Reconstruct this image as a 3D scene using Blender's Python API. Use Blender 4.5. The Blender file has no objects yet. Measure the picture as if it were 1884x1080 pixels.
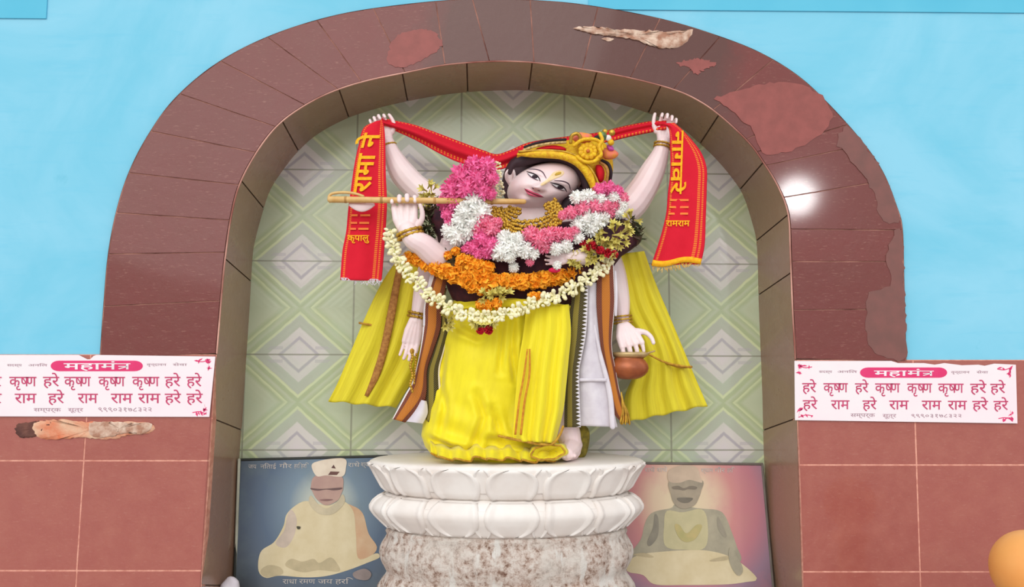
import bpy, bmesh, math, random
from mathutils import Vector, Matrix

random.seed(7)
scene = bpy.context.scene
COL = scene.collection

# ------------------------------------------------------------------ camera
F = 1500.0                       # focal length in pixels of the 1884 x 1080 frame
CAM = Vector((0.0, -2.25, 0.70))
cam_data = bpy.data.cameras.new('camera')
cam_data.sensor_width = 36.0
cam_data.sensor_fit = 'HORIZONTAL'
cam_data.lens = 36.0 * F / 1884.0
cam_data.clip_start = 0.02
cam = bpy.data.objects.new('camera', cam_data)
COL.objects.link(cam)
ROT = (Matrix.Rotation(-math.radians(1.8), 3, 'Z') @ Matrix.Rotation(math.radians(90 + 5.33), 3, 'X')
       @ Matrix.Rotation(math.radians(0.18), 3, 'Z'))
cam.matrix_world = Matrix.Translation(CAM) @ ROT.to_4x4()
scene.camera = cam

# ------------------------------------------------------------------ world, sun, exposure
scene.view_settings.view_transform = 'Standard'
scene.view_settings.look = 'None'
scene.view_settings.exposure = 0.0
scene.view_settings.gamma = 1.0
scene.view_settings.use_curve_mapping = False
world = bpy.data.worlds.new('open_sky')
scene.world = world
world.use_nodes = True
wn = world.node_tree
wn.nodes.clear()
w_out = wn.nodes.new('ShaderNodeOutputWorld')
w_bg = wn.nodes.new('ShaderNodeBackground')
w_tc = wn.nodes.new('ShaderNodeTexCoord')
w_sep = wn.nodes.new('ShaderNodeSeparateXYZ')
w_map = wn.nodes.new('ShaderNodeMapRange')
w_map.inputs['From Min'].default_value = -1.0
w_map.inputs['From Max'].default_value = 1.0
w_ramp = wn.nodes.new('ShaderNodeValToRGB')
w_ramp.color_ramp.elements[0].position = 0.40
w_ramp.color_ramp.elements[0].color = (0.52, 0.48, 0.45, 1)
w_ramp.color_ramp.elements[1].position = 0.62
w_ramp.color_ramp.elements[1].color = (0.93, 0.96, 1.0, 1)
w_bg.inputs['Strength'].default_value = 1.10
wn.links.new(w_tc.outputs['Generated'], w_sep.inputs[0])
wn.links.new(w_sep.outputs['Z'], w_map.inputs['Value'])
wn.links.new(w_map.outputs[0], w_ramp.inputs[0])
wn.links.new(w_ramp.outputs[0], w_bg.inputs[0])
wn.links.new(w_bg.outputs[0], w_out.inputs[0])

sun_data = bpy.data.lights.new('hazy_sun', 'SUN')
sun_data.energy = 1.25
sun_data.angle = math.radians(45)
sun_data.color = (1.0, 0.97, 0.92)
sun = bpy.data.objects.new('hazy_sun', sun_data)
COL.objects.link(sun)
sun.location = (-1.5, -3, 3)
sun.rotation_euler = Vector((0.28, 1.0, -0.55)).to_track_quat('-Z', 'Y').to_euler()

# the disc lamp: second weak sun, added and aimed for a highlight on the arch
glint_data = bpy.data.lights.new('glint_sun', 'SUN')
glint_data.energy = 0.13
glint_data.angle = math.radians(2.4)
glint = bpy.data.objects.new('glint_sun', glint_data)
COL.objects.link(glint)
glint.location = (1.5, -3, 3)
glint.rotation_euler = Vector((-0.3540, 0.9079, -0.1981)).to_track_quat('-Z', 'Y').to_euler()

# ------------------------------------------------------------------ helpers
RI = ROT.copy()

def P(px, py, Y):
    """point of depth plane y = Y seen at frame position (px, py)"""
    d = RI @ Vector(((px - 942.0) / F, (540.0 - py) / F, -1.0))
    t = (Y - CAM.y) / d.y
    return CAM + d * t

def S(Y):
    return (Y - CAM.y) / F

def lin(c):
    def f(v):
        v /= 255.0
        return v / 12.92 if v <= 0.04045 else ((v + 0.055) / 1.055) ** 2.4
    return (f(c[0]), f(c[1]), f(c[2]), 1.0)

def smooth_path(pts, n=60, closed=False):
    """Catmull-Rom through the points, n samples evenly in length"""
    pts = [tuple(p) for p in pts]
    dim = len(pts[0])
    m = len(pts)
    out = []
    segs = m if closed else m - 1
    for i in range(segs):
        if closed:
            p0, p1, p2, p3 = (pts[(i + k - 1) % m] for k in range(4))
        else:
            p1, p2 = pts[i], pts[i + 1]
            p0 = pts[i - 1] if i > 0 else tuple(2 * a - b for a, b in zip(p1, p2))
            p3 = pts[i + 2] if i + 2 < m else tuple(2 * b - a for a, b in zip(p1, p2))
        for k in range(16):
            t = k / 16.0
            out.append(tuple(0.5 * (2 * p1[d] + (p2[d] - p0[d]) * t + (2 * p0[d] - 5 * p1[d] + 4 * p2[d] - p3[d]) * t * t
                                    + (3 * p1[d] - p0[d] - 3 * p2[d] + p3[d]) * t ** 3) for d in range(dim)))
    out.append(pts[0] if closed else pts[-1])
    L = [0.0]
    for a, b in zip(out, out[1:]):
        L.append(L[-1] + math.sqrt(sum((x - y) ** 2 for x, y in zip(a, b))))
    res = []
    cnt = n if closed else n - 1
    j = 0
    for i in range(n):
        s = L[-1] * i / cnt
        while j < len(L) - 2 and L[j + 1] < s:
            j += 1
        d = L[j + 1] - L[j]
        t = 0 if d == 0 else (s - L[j]) / d
        res.append(tuple(a + (b - a) * t for a, b in zip(out[j], out[j + 1])))
    return res

def lerp(a, b, t):
    return a + (b - a) * t

def interp(table, x):
    if x <= table[0][0]:
        return table[0][1:]
    for a, b in zip(table, table[1:]):
        if x <= b[0]:
            t = (x - a[0]) / (b[0] - a[0])
            return tuple(lerp(p, q, t) for p, q in zip(a[1:], b[1:]))
    return table[-1][1:]

class MB:
    """collects vertices, faces and uvs; build() links ONE mesh object"""
    def __init__(s):
        s.v, s.f, s.uv, s.mi = [], [], {}, []
    def add(s, vs, fs, uvs=None, mi=0):
        o = len(s.v)
        s.v.extend(Vector(v) for v in vs)
        for f in fs:
            s.f.append(tuple(i + o for i in f))
            s.mi.append(mi)
        if uvs:
            for i, u in enumerate(uvs):
                s.uv[i + o] = u
        return s
    def grid(s, rows, closed_u=False, mi=0, uvs=True, flip=False):
        nr, nc = len(rows), len(rows[0])
        vs = [p for r in rows for p in r]
        fs = []
        for i in range(nr - 1):
            for j in range(nc if closed_u else nc - 1):
                k = (j + 1) % nc
                q = (i * nc + j, i * nc + k, (i + 1) * nc + k, (i + 1) * nc + j)
                fs.append(q[::-1] if flip else q)
        uv = [(j / max(1, nc - 1), i / max(1, nr - 1)) for i in range(nr) for j in range(nc)] if uvs else None
        s.add(vs, fs, uv, mi)
        return s
    def tube(s, pts, rad, n=12, mi=0, flat=1.0, up=None, round_ends=True):
        pts = [Vector(p) for p in pts]
        if not hasattr(rad, '__len__'):
            rad = [rad] * len(pts)
        rad = list(rad)
        if round_ends:
            d0 = (pts[0] - pts[1]).normalized()
            d1 = (pts[-1] - pts[-2]).normalized()
            a, b = rad[0], rad[-1]
            pre, post = [], []
            for k in (0.12, 0.45, 0.8):
                an = k * math.pi / 2
                pre.append((pts[0] + d0 * a * math.cos(an) * 0.98, a * math.sin(an)))
                post.append((pts[-1] + d1 * b * math.cos(an) * 0.98, b * math.sin(an)))
            pts = [p for p, _ in pre] + pts + [p for p, _ in post[::-1]]
            rad = [r for _, r in pre] + rad + [r for _, r in post[::-1]]
        tang = []
        for i in range(len(pts)):
            a = pts[max(0, i - 1)]
            b = pts[min(len(pts) - 1, i + 1)]
            t = (b - a)
            tang.append(t.normalized() if t.length > 1e-9 else Vector((0, 0, 1)))
        u = Vector(up) if up else Vector((0, -1, 0.013))
        if abs(u.dot(tang[0])) > 0.95:
            u = Vector((1, 0.02, 0))
        rows = []
        for p, r, t in zip(pts, rad, tang):
            u = u - t * u.dot(t)
            if u.length < 1e-6:
                u = t.orthogonal()
            u.normalize()
            w = t.cross(u)
            rows.append([p + (u * math.cos(2 * math.pi * k / n) * flat + w * math.sin(2 * math.pi * k / n)) * r for k in range(n)])
        o = len(s.v)
        s.grid(rows, closed_u=True, mi=mi)
        e = o + len(rows) * n
        s.f.append(tuple(range(o + n - 1, o - 1, -1)))
        s.mi.append(mi)
        s.f.append(tuple(range(e - n, e)))
        s.mi.append(mi)
        return s
    def ell(s, c, rx, ry, rz, nu=20, nv=12, mi=0, M=None):
        c = Vector(c)
        rows = []
        for i in range(1, nv):
            th = math.pi * i / nv
            row = []
            for j in range(nu):
                ph = 2 * math.pi * j / nu
                q = Vector((rx * math.sin(th) * math.cos(ph), ry * math.sin(th) * math.sin(ph), rz * math.cos(th)))
                row.append(c + (M @ q if M else q))
            rows.append(row)
        o = len(s.v)
        s.grid(rows, closed_u=True, mi=mi)
        top = Vector((0, 0, rz))
        t, b = len(s.v), len(s.v) + 1
        s.v.append(c + (M @ top if M else top))
        s.v.append(c - (M @ top if M else top))
        for j in range(nu):
            k = (j + 1) % nu
            s.f.append((t, o + k, o + j))
            s.mi.append(mi)
            q = o + (nv - 2) * nu
            s.f.append((b, q + j, q + k))
            s.mi.append(mi)
        return s
    def prism(s, poly, dvec, mi=0):
        """closed polygon (list of points) pushed along dvec"""
        n = len(poly)
        d = Vector(dvec)
        a = [Vector(p) for p in poly]
        b = [p + d for p in a]
        s.add(a + b, [tuple(range(n))[::-1], tuple(range(n, 2 * n))] + [(i, (i + 1) % n, (i + 1) % n + n, i + n) for i in range(n)], None, mi)
        return s
    def pillow(s, outline, Y, depth, n=40, rings=7, power=0.5, mi=0, bottom=0.6):
        """closed outline in frame positions, inflated around depth Y (front by depth, back by depth*bottom)"""
        ol = smooth_path(outline, n, True)
        cx = sum(p[0] for p in ol) / n
        cy = sum(p[1] for p in ol) / n
        rows = []
        for side in (-1, 1):
            rr = []
            for k in range(rings):
                t = k / rings
                r = math.cos(t * math.pi / 2)
                h = math.sin(t * math.pi / 2) ** (2 * power)
                if side == 1 and k == 0:
                    continue
                dy = -depth * h if side == -1 else depth * bottom * h
                rr.append([P(cx + (p[0] - cx) * r, cy + (p[1] - cy) * r, Y + dy) for p in ol])
            rows.append(rr)
        ring = rows[0][::-1] + rows[1]
        o = len(s.v)
        s.grid(ring, closed_u=True, mi=mi)
        f, b = len(s.v), len(s.v) + 1
        s.v.append(P(cx, cy, Y - depth))
        s.v.append(P(cx, cy, Y + depth * bottom))
        last = o + (len(ring) - 1) * n
        for j in range(n):
            k = (j + 1) % n
            s.f.append((f, o + k, o + j))
            s.mi.append(mi)
            s.f.append((b, last + j, last + k))
            s.mi.append(mi)
        return s
    def build(s, name, mats, parent=None, loc=None, smooth=True, thick=0.0, bevel=0.0, auto=None):
        base = world_loc(parent) if parent else Vector((0, 0, 0))
        l = Vector(loc) if loc is not None else Vector((0, 0, 0))
        off = base + l
        me = bpy.data.meshes.new(name)
        me.from_pydata([tuple(v - off) for v in s.v], [], s.f)
        if not isinstance(mats, (list, tuple)):
            mats = [mats]
        for m in mats:
            me.materials.append(m)
        if s.uv:
            ul = me.uv_layers.new(name='UVMap')
            for lp in me.loops:
                ul.data[lp.index].uv = s.uv.get(lp.vertex_index, (0, 0))
        me.polygons.foreach_set('material_index', s.mi)
        me.polygons.foreach_set('use_smooth', [smooth] * len(me.polygons))
        me.update()
        o = bpy.data.objects.new(name, me)
        COL.objects.link(o)
        if parent:
            o.parent = parent
        o.location = l
        if thick:
            md = o.modifiers.new('thick', 'SOLIDIFY')
            md.thickness = thick
            md.offset = 0
        if bevel:
            md = o.modifiers.new('bevel', 'BEVEL')
            md.width = bevel
            md.segments = 2
            md.limit_method = 'ANGLE'
        return o

def world_loc(o):
    l = Vector((0, 0, 0))
    while o:
        l += o.location
        o = o.parent
    return l

def bake(o, smooth=True):
    """apply the modifiers of o"""
    bpy.context.view_layer.update()
    dg = bpy.context.evaluated_depsgraph_get()
    me = bpy.data.meshes.new_from_object(o.evaluated_get(dg))
    old = o.data
    o.modifiers.clear()
    o.data = me
    me.polygons.foreach_set('use_smooth', [smooth] * len(me.polygons))
    bpy.data.meshes.remove(old)
    return o

def thing(name, label, cat, loc, group=None):
    o = bpy.data.objects.new(name, None)
    o.empty_display_size = 0.05
    COL.objects.link(o)
    o.location = loc
    return tag(o, label, cat, group)

def tag(o, label, cat, group=None):
    o['label'] = label
    o['category'] = cat
    if group:
        o['group'] = group
    return o

def struct(o):
    o['kind'] = 'structure'
    return o

def copy_part(src, parent, world_pos, rot, scale=1.0, mat=None):
    c = src.copy()
    COL.objects.link(c)
    c.parent = parent
    c.location = Vector(world_pos) - world_loc(parent)
    c.rotation_euler = rot
    c.scale = (scale,) * 3 if not hasattr(scale, '__len__') else scale
    return c

# ------------------------------------------------------------------ materials
class NT:
    def __init__(s, m):
        s.t = m.node_tree
        s.bsdf = s.t.nodes['Principled BSDF']
    def n(s, kind, **kw):
        q = s.t.nodes.new('ShaderNode' + kind)
        for k, v in kw.items():
            setattr(q, k, v)
        return q
    def l(s, a, b):
        s.t.links.new(a, b)
    def m(s, op, a, b=None, c=None, clamp=False):
        q = s.n('Math', operation=op)
        q.use_clamp = clamp
        for i, x in enumerate((a, b, c)):
            if x is None:
                continue
            if isinstance(x, (int, float)):
                q.inputs[i].default_value = x
            else:
                s.l(x, q.inputs[i])
        return q.outputs[0]
    def mix(s, fac, a, b, blend='MIX'):
        q = s.n('Mix', data_type='RGBA', blend_type=blend)
        for sock, x in ((q.inputs[0], fac), (q.inputs[6], a), (q.inputs[7], b)):
            if isinstance(x, (int, float)):
                sock.default_value = x
            elif isinstance(x, tuple):
                sock.default_value = x
            else:
                s.l(x, sock)
        return q.outputs[2]
    def noise(s, scale, detail=4.0, rough=0.55, vec=None, dist=0.0):
        q = s.n('TexNoise')
        q.inputs['Scale'].default_value = scale
        q.inputs['Detail'].default_value = detail
        q.inputs['Roughness'].default_value = rough
        q.inputs['Distortion'].default_value = dist
        s.l(vec if vec is not None else s.pos(), q.inputs['Vector'])
        return q.outputs[0]
    def pos(s):
        if not hasattr(s, '_p'):
            s._p = s.n('TexCoord').outputs['Object']
        return s._p
    def uv(s):
        if not hasattr(s, '_uv'):
            q = s.n('TexCoord')
            w = s.n('SeparateXYZ')
            s.l(q.outputs['UV'], w.inputs[0])
            s._uv = (w.outputs[0], w.outputs[1])
            s._uvv = q.outputs['UV']
        return s._uv
    def ramp(s, x, stops, const=False):
        q = s.n('ValToRGB')
        q.color_ramp.interpolation = 'CONSTANT' if const else 'LINEAR'
        e = q.color_ramp.elements
        while len(e) < len(stops):
            e.new(0.5)
        for el, (p, c) in zip(e, stops):
            el.position = p
            el.color = c
        s.l(x, q.inputs[0])
        return q.outputs[0]
    def bump(s, h, strength=0.3, dist=0.002):
        q = s.n('Bump')
        q.inputs['Strength'].default_value = strength
        q.inputs['Distance'].default_value = dist
        s.l(h, q.inputs['Height'])
        s.l(q.outputs[0], s.bsdf.inputs['Normal'])
    def color(s, c):
        if isinstance(c, tuple):
            s.bsdf.inputs['Base Color'].default_value = c
        else:
            s.l(c, s.bsdf.inputs['Base Color'])

def new_mat(name, rough=0.6, spec=0.4, metal=0.0):
    m = bpy.data.materials.new(name)
    m.use_nodes = True
    t = NT(m)
    t.bsdf.inputs['Roughness'].default_value = rough
    t.bsdf.inputs['Specular IOR Level'].default_value = spec
    t.bsdf.inputs['Metallic'].default_value = metal
    return m, t

def simple(name, c1, c2=None, rough=0.6, spec=0.4, metal=0.0, scale=20, bump=0.0, bscale=80, sss=0.0):
    m, t = new_mat(name, rough, spec, metal)
    c2 = c2 or tuple(int(x * 0.9) for x in c1)
    t.color(t.mix(t.ramp(t.noise(scale), [(0.35, (0, 0, 0, 1)), (0.65, (1, 1, 1, 1))]), lin(c1), lin(c2)))
    if bump:
        t.bump(t.noise(bscale, 5), bump, 0.003)
    if sss:
        t.bsdf.inputs['Subsurface Weight'].default_value = sss
        t.bsdf.inputs['Subsurface Radius'].default_value = (0.01, 0.006, 0.005)
        t.bsdf.inputs['Subsurface Scale'].default_value = 0.5
    return m

def petal_mat(name, c1, c2, rough=0.6):
    """each petal has its own tint between the two colours"""
    m, t = new_mat(name, rough, 0.25)
    g = t.n('NewGeometry')
    t.color(t.mix(g.outputs['Random Per Island'], lin(c1), lin(c2)))
    t.bsdf.inputs['Subsurface Weight'].default_value = 0.15
    t.bsdf.inputs['Subsurface Radius'].default_value = (0.004, 0.003, 0.003)
    return m

M = {}

def blue_wall():
    m, t = new_mat('pale_blue_limewash', 0.8, 0.2)
    n1 = t.noise(2.2, 5, 0.6, dist=0.6)
    c = t.mix(t.ramp(n1, [(0.38, (0, 0, 0, 1)), (0.62, (1, 1, 1, 1))]), lin((122, 200, 226)), lin((142, 208, 232)))
    mp = t.n('Mapping')
    mp.inputs['Scale'].default_value = (3, 1, 22)
    t.l(t.pos(), mp.inputs[0])
    n2 = t.noise(1.6, 4, 0.6, vec=mp.outputs[0])
    c = t.mix(t.ramp(n2, [(0.55, (0, 0, 0, 1)), (0.75, (0.5, 0.5, 0.5, 1))]), c, lin((112, 197, 226)))
    n3 = t.noise(7.0, 6, 0.7)
    c = t.mix(t.ramp(n3, [(0.66, (0, 0, 0, 1)), (0.76, (0.5, 0.5, 0.5, 1))]), c, lin((102, 186, 212)))
    t.color(c)
    t.bump(t.noise(9, 6), 0.25, 0.004)
    return m
M['blue'] = blue_wall()

def maroon(name, a, b, worn):
    m, t = new_mat(name, 0.28, 0.15 if 'arch' in name else 0.4)
    g = t.n('NewGeometry')
    c = t.mix(g.outputs['Random Per Island'], lin(a), lin(b))
    n = t.noise(14, 6, 0.65)
    c = t.mix(t.ramp(n, [(0.4, (0, 0, 0, 1)), (0.75, (0.55, 0.55, 0.55, 1))]), c, lin(worn))
    mp = t.n('Mapping')
    mp.inputs['Scale'].default_value = (60, 60, 260)
    t.l(t.pos(), mp.inputs[0])
    s2 = t.noise(1.0, 3, 0.6, vec=mp.outputs[0])
    c = t.mix(t.ramp(s2, [(0.6, (0, 0, 0, 1)), (0.72, (0.18, 0.18, 0.18, 1))]), c, lin((205, 160, 140)))
    t.color(c)
    r = t.m('MULTIPLY_ADD', t.noise(6, 4), 0.3, 0.15)
    t.l(r, t.bsdf.inputs['Roughness'])
    t.bump(t.noise(26, 6, 0.65), 0.5, 0.003)
    t.bsdf.inputs['Coat Weight'].default_value = 0.35
    t.bsdf.inputs['Coat Roughness'].default_value = 0.07
    return m
M['tile_dado'] = maroon('maroon_dado_tile', (166, 92, 82), (158, 84, 74), (176, 108, 92))
M['tile_arch'] = maroon('maroon_arch_tile', (122, 63, 59), (115, 60, 56), (116, 67, 60))
def film(m):
    """brownish worn film with an edge of its own over the crown of the arch"""
    t = NT(m)
    lk = t.bsdf.inputs['Base Color'].links[0].from_socket
    sp = t.n('SeparateXYZ')
    t.l(t.pos(), sp.inputs[0])
    n = t.m('MULTIPLY', t.m('SUBTRACT', t.noise(4.5, 5, 0.65), 0.5), 0.9)
    a = t.m('DIVIDE', t.m('SUBTRACT', sp.outputs[0], 0.22), 0.48)
    a = t.m('SUBTRACT', 1.0, t.m('MULTIPLY', a, a))
    k = t.m('MULTIPLY', t.m('ADD', a, n), 3.0, clamp=True)
    k = t.m('MULTIPLY', k, t.m('GREATER_THAN', sp.outputs[2], -0.45))
    t.color(t.mix(t.m('MULTIPLY', k, 0.85), lk, lin((94, 65, 59))))
film(M['tile_arch'])
M['tile_soffit'] = maroon('brown_soffit_tile', (164, 126, 104), (152, 116, 96), (166, 132, 110))
M['grout'] = simple('pale_pink_grout', (232, 172, 152), (206, 138, 122), 0.9, 0.1, scale=60)
M['grout_arch'] = simple('brown_arch_grout', (206, 150, 134), (120, 78, 70), 0.9, 0.1, scale=9)
M['plaster'] = simple('bare_chipped_plaster', (226, 200, 180), (176, 130, 108), 0.95, 0.1, scale=45, bump=0.8, bscale=70)
M['plaster_brick'] = simple('exposed_brick_plaster', (216, 120, 84), (226, 190, 160), 0.95, 0.1, scale=14, bump=0.8, bscale=70)
M['soot'] = simple('dark_stain', (84, 58, 56), (120, 82, 72), 0.95, 0.1, scale=30, bump=0.4)
M['concrete'] = simple('grey_cement', (150, 145, 140), (120, 116, 112), 0.9, 0.2, scale=12, bump=0.4)
M['floor'] = simple('pale_marble_floor', (196, 186, 180), (160, 148, 142), 0.5, 0.3, scale=6)

def green_tiles(x0, w, z0, h):
    m, t = new_mat('green_diamond_tile', 0.22, 0.5)
    sp = t.n('SeparateXYZ')
    t.l(t.pos(), sp.inputs[0])
    u = t.m('DIVIDE', t.m('SUBTRACT', sp.outputs[0], x0), w)
    v = t.m('DIVIDE', t.m('SUBTRACT', sp.outputs[2], z0), h)
    fu = t.m('SUBTRACT', u, t.m('ROUND', u))
    fv = t.m('SUBTRACT', v, t.m('ROUND', v))
    a = t.m('MULTIPLY', t.m('ABSOLUTE', fu), 2.0)
    b = t.m('MULTIPLY', t.m('ABSOLUTE', fv), 2.0)
    wob = t.m('MULTIPLY', t.m('SUBTRACT', t.noise(30, 3), 0.5), 0.05)
    d = t.m('ADD', t.m('SUBTRACT', b, a), wob)
    x = t.m('MULTIPLY_ADD', d, 0.5, 0.5)
    sage, sage2 = lin((182, 191, 158)), lin((190, 198, 166))
    line, olive = lin((208, 216, 170)), lin((176, 188, 146))
    grey, pink, mauve = lin((182, 187, 168)), lin((212, 207, 200)), lin((180, 174, 178))
    c = t.ramp(x, [(0.0, sage), (0.30, sage2), (0.36, olive), (0.40, line), (0.415, olive), (0.47, sage2), (0.50, olive), (0.535, olive),
                   (0.55, line), (0.57, line), (0.585, grey), (0.70, grey), (0.715, pink), (0.795, pink), (0.81, mauve), (0.835, mauve),
                   (0.85, pink), (1.0, lin((214, 205, 206)))])
    # the zigzag in the pale diamonds breaks off into short flats near its ends
    zz = t.m('MULTIPLY', t.m('GREATER_THAN', a, 0.30), t.m('GREATER_THAN', d, 0.30))
    fl = t.m('MULTIPLY', zz, t.m('LESS_THAN', t.m('ABSOLUTE', t.m('SUBTRACT', b, 0.86)), 0.035))
    c = t.mix(t.m('MULTIPLY', fl, 0.5), c, mauve)
    n = t.noise(9, 5, 0.6)
    c = t.mix(t.ramp(n, [(0.45, (0, 0, 0, 1)), (0.75, (0.45, 0.45, 0.45, 1))]), c, lin((186, 204, 176)))
    e = t.m('GREATER_THAN', t.m('MAXIMUM', a, b), 0.983)
    c = t.mix(t.m('MULTIPLY', e, 0.75), c, lin((140, 140, 120)))
    t.color(c)
    hgt = t.m('ADD', t.m('MULTIPLY', e, -1.0), t.m('MULTIPLY', t.m('SINE', t.m('MULTIPLY', d, 40)), 0.05))
    t.bump(hgt, 0.35, 0.003)
    return m

M['marble'] = simple('polished_pinkish_marble', (244, 226, 224), (238, 212, 212), 0.32, 0.45, scale=7, sss=0.15)
M['pedestal_marble'] = simple('white_carved_marble', (238, 232, 226), (226, 216, 208), 0.5, 0.35, scale=8, bump=0.08, bscale=30)
M['hair'] = simple('dark_purple_brown_hair_paint', (66, 44, 50), (44, 30, 36), 0.6, 0.3)
M['gold'] = simple('worn_gold', (214, 172, 60), (168, 124, 40), 0.35, 0.5, metal=0.55, scale=60, bump=0.3, bscale=150)
M['gold_yellow'] = simple('gold_brocade', (244, 204, 30), (222, 160, 24), 0.5, 0.4, metal=0.1, scale=120, bump=0.7, bscale=260)
M['eye_white'] = simple('painted_eye_white', (232, 226, 226), None, 0.3, 0.5)
M['ink'] = simple('dark_painted_line', (52, 38, 44), None, 0.6, 0.2)
M['brow'] = simple('painted_eyebrow', (92, 66, 84), None, 0.6, 0.2)
M['lips'] = simple('pink_painted_lips', (226, 96, 128), (216, 84, 116), 0.4, 0.4)
M['tilak'] = simple('sandal_paste', (244, 220, 180), (240, 204, 150), 0.8, 0.1, scale=90)
M['tilak_core'] = simple('ochre_paste', (206, 168, 70), None, 0.8, 0.1)
M['flute'] = simple('pale_bamboo', (224, 188, 124), (206, 160, 92), 0.45, 0.4, scale=25)
M['copper'] = simple('brown_copper', (176, 96, 52), (150, 78, 44), 0.35, 0.5, metal=0.25, scale=30)
M['copper_rim'] = simple('pale_brass_rim', (206, 178, 126), (150, 116, 76), 0.4, 0.5, metal=0.3)
M['red_edge'] = simple('red_cotton', (206, 32, 44), (190, 24, 36), 0.85, 0.15, scale=40)
M['white_cloth'] = simple('white_cotton', (226, 220, 226), (214, 206, 214), 0.85, 0.15, scale=30, bump=0.15, bscale=120)
M['scarf_yellow'] = simple('yellow_print', (246, 190, 40), (238, 160, 30), 0.8, 0.15, scale=120)
M['red_bead'] = simple('red_silk_flower', (178, 30, 40), (140, 20, 30), 0.7, 0.2, scale=60)
M['leaf'] = petal_mat('dark_green_leaf', (52, 66, 34), (78, 60, 44))
M['orange_knob'] = simple('smooth_orange_paint', (244, 172, 96), (240, 160, 84), 0.45, 0.35, scale=8)
M['paper'] = simple('white_paper', (240, 234, 236), (246, 226, 232), 0.55, 0.3, scale=5)
M['pink_ink'] = simple('pink_print', (226, 62, 118), (220, 54, 110), 0.6, 0.3)
M['rose_ink'] = simple('rose_letter_print', (186, 62, 98), (204, 76, 118), 0.6, 0.3, scale=70)
M['grey_ink'] = simple('grey_pink_small_print', (178, 132, 148), (160, 126, 138), 0.6, 0.3)
M['white_ink'] = simple('white_print', (250, 240, 244), None, 0.6, 0.3)

M['pet_pink'] = petal_mat('pink_petals', (252, 142, 190), (244, 104, 166))
M['pet_white'] = petal_mat('white_petals', (255, 253, 250), (248, 248, 240))
M['pet_rose'] = petal_mat('rose_petals', (244, 112, 150), (253, 170, 194))
M['pet_marigold'] = petal_mat('marigold_petals', (255, 190, 58), (255, 166, 36))
M['bud'] = petal_mat('cream_jasmine_buds', (250, 244, 214), (236, 228, 176))
M['tuberose'] = petal_mat('yellow_cream_florets', (232, 222, 140), (214, 200, 104))
M['pet_red'] = petal_mat('red_petals', (206, 34, 52), (170, 22, 36))
M['leaf_mat'] = M['leaf']

def silk(name, c1, c2, rough=0.55):
    m, t = new_mat(name, rough, 0.3)
    u, v = t.uv()
    mp = t.n('Mapping')
    mp.inputs['Scale'].default_value = (26, 3, 1)
    t.l(t._uvv, mp.inputs[0])
    n = t.noise(1.5, 4, 0.6, vec=mp.outputs[0])
    t.color(t.mix(t.ramp(n, [(0.35, (0, 0, 0, 1)), (0.7, (1, 1, 1, 1))]), lin(c1), lin(c2)))
    t.bsdf.inputs['Sheen Weight'].default_value = 0.2
    t.bump(n, 0.35, 0.004)
    return m
M['yellow_silk'] = silk('bright_yellow_silk', (243, 227, 30), (230, 212, 28))
M['yellow_cape'] = silk('yellow_satin_cape', (232, 218, 50), (216, 198, 40))
M['gold_edge'] = simple('golden_hem_braid', (206, 158, 50), (160, 112, 36), 0.6, 0.3, scale=90, bump=0.4, bscale=200)
M['zari'] = simple('brown_zari_border', (186, 132, 66), (150, 96, 46), 0.65, 0.3, scale=110, bump=0.5, bscale=240)

def banded(name, stops, saw=None, rough=0.75):
    """woven cloth whose colour bands run along its length; saw: (u, period, colour) adds a tooth edge"""
    m, t = new_mat(name, rough, 0.2)
    u, v = t.uv()
    c = t.ramp(u, stops, const=True)
    wv = t.m('SINE', t.m('MULTIPLY', v, 420.0))
    wu = t.m('SINE', t.m('MULTIPLY', u, 70.0))
    c = t.mix(t.m('MULTIPLY', t.m('GREATER_THAN', t.m('MULTIPLY', wv, wu), 0.2), 0.22), c, lin((250, 220, 120)))
    if saw:
        u0, wid, per, col = saw
        tri = t.m('MULTIPLY', t.m('PINGPONG', t.m('MULTIPLY', v, per), 1.0), wid)
        c = t.mix(t.m('GREATER_THAN', u, t.m('ADD', tri, u0)), c, col)
    t.color(c)
    t.bump(t.noise(160, 3), 0.25, 0.002)
    return m
W_, MA, OR, OL, BK = lin((228, 222, 226)), lin((104, 28, 44)), lin((180, 100, 34)), lin((122, 110, 44)), lin((34, 34, 30))
M['stole_maroon'] = banded('maroon_orange_stole', [(0, W_), (0.08, MA), (0.26, OR), (0.72, MA)])
M['stole_maroon_b'] = banded('maroon_orange_stole_edge', [(0, MA), (0.30, OR), (0.72, MA), (0.95, W_)])
M['stole_black'] = banded('black_olive_stole', [(0, MA), (0.14, BK), (0.3, OL), (0.58, BK), (0.86, W_)])
M['stole_green'] = banded('black_olive_toothed_stole', [(0, BK), (0.2, OL), (0.5, BK)], saw=(0.72, 0.27, 76.0, W_))

def scarf_mat():
    m, t = new_mat('printed_red_scarf', 0.8, 0.15)
    u, v = t.uv()
    c = t.mix(t.noise(25, 3), lin((220, 34, 54)), lin((204, 26, 46)))
    dash = t.m('GREATER_THAN', t.m('SINE', t.m('MULTIPLY', v, 520.0)), 0.1)
    b1 = t.m('LESS_THAN', t.m('ABSOLUTE', t.m('SUBTRACT', u, 0.80)), 0.035)
    b3 = t.m('LESS_THAN', t.m('ABSOLUTE', t.m('SUBTRACT', u, 0.90)), 0.022)
    b2 = t.m('LESS_THAN', t.m('ABSOLUTE', t.m('SUBTRACT', u, 0.08)), 0.025)
    k = t.m('MULTIPLY', dash, t.m('MAXIMUM', t.m('MAXIMUM', b1, b3), b2))
    t.color(t.mix(t.m('MULTIPLY', k, 0.85), c, lin((238, 156, 50))))
    t.bump(t.noise(200, 2), 0.2, 0.002)
    return m
M['scarf'] = scarf_mat()

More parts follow.
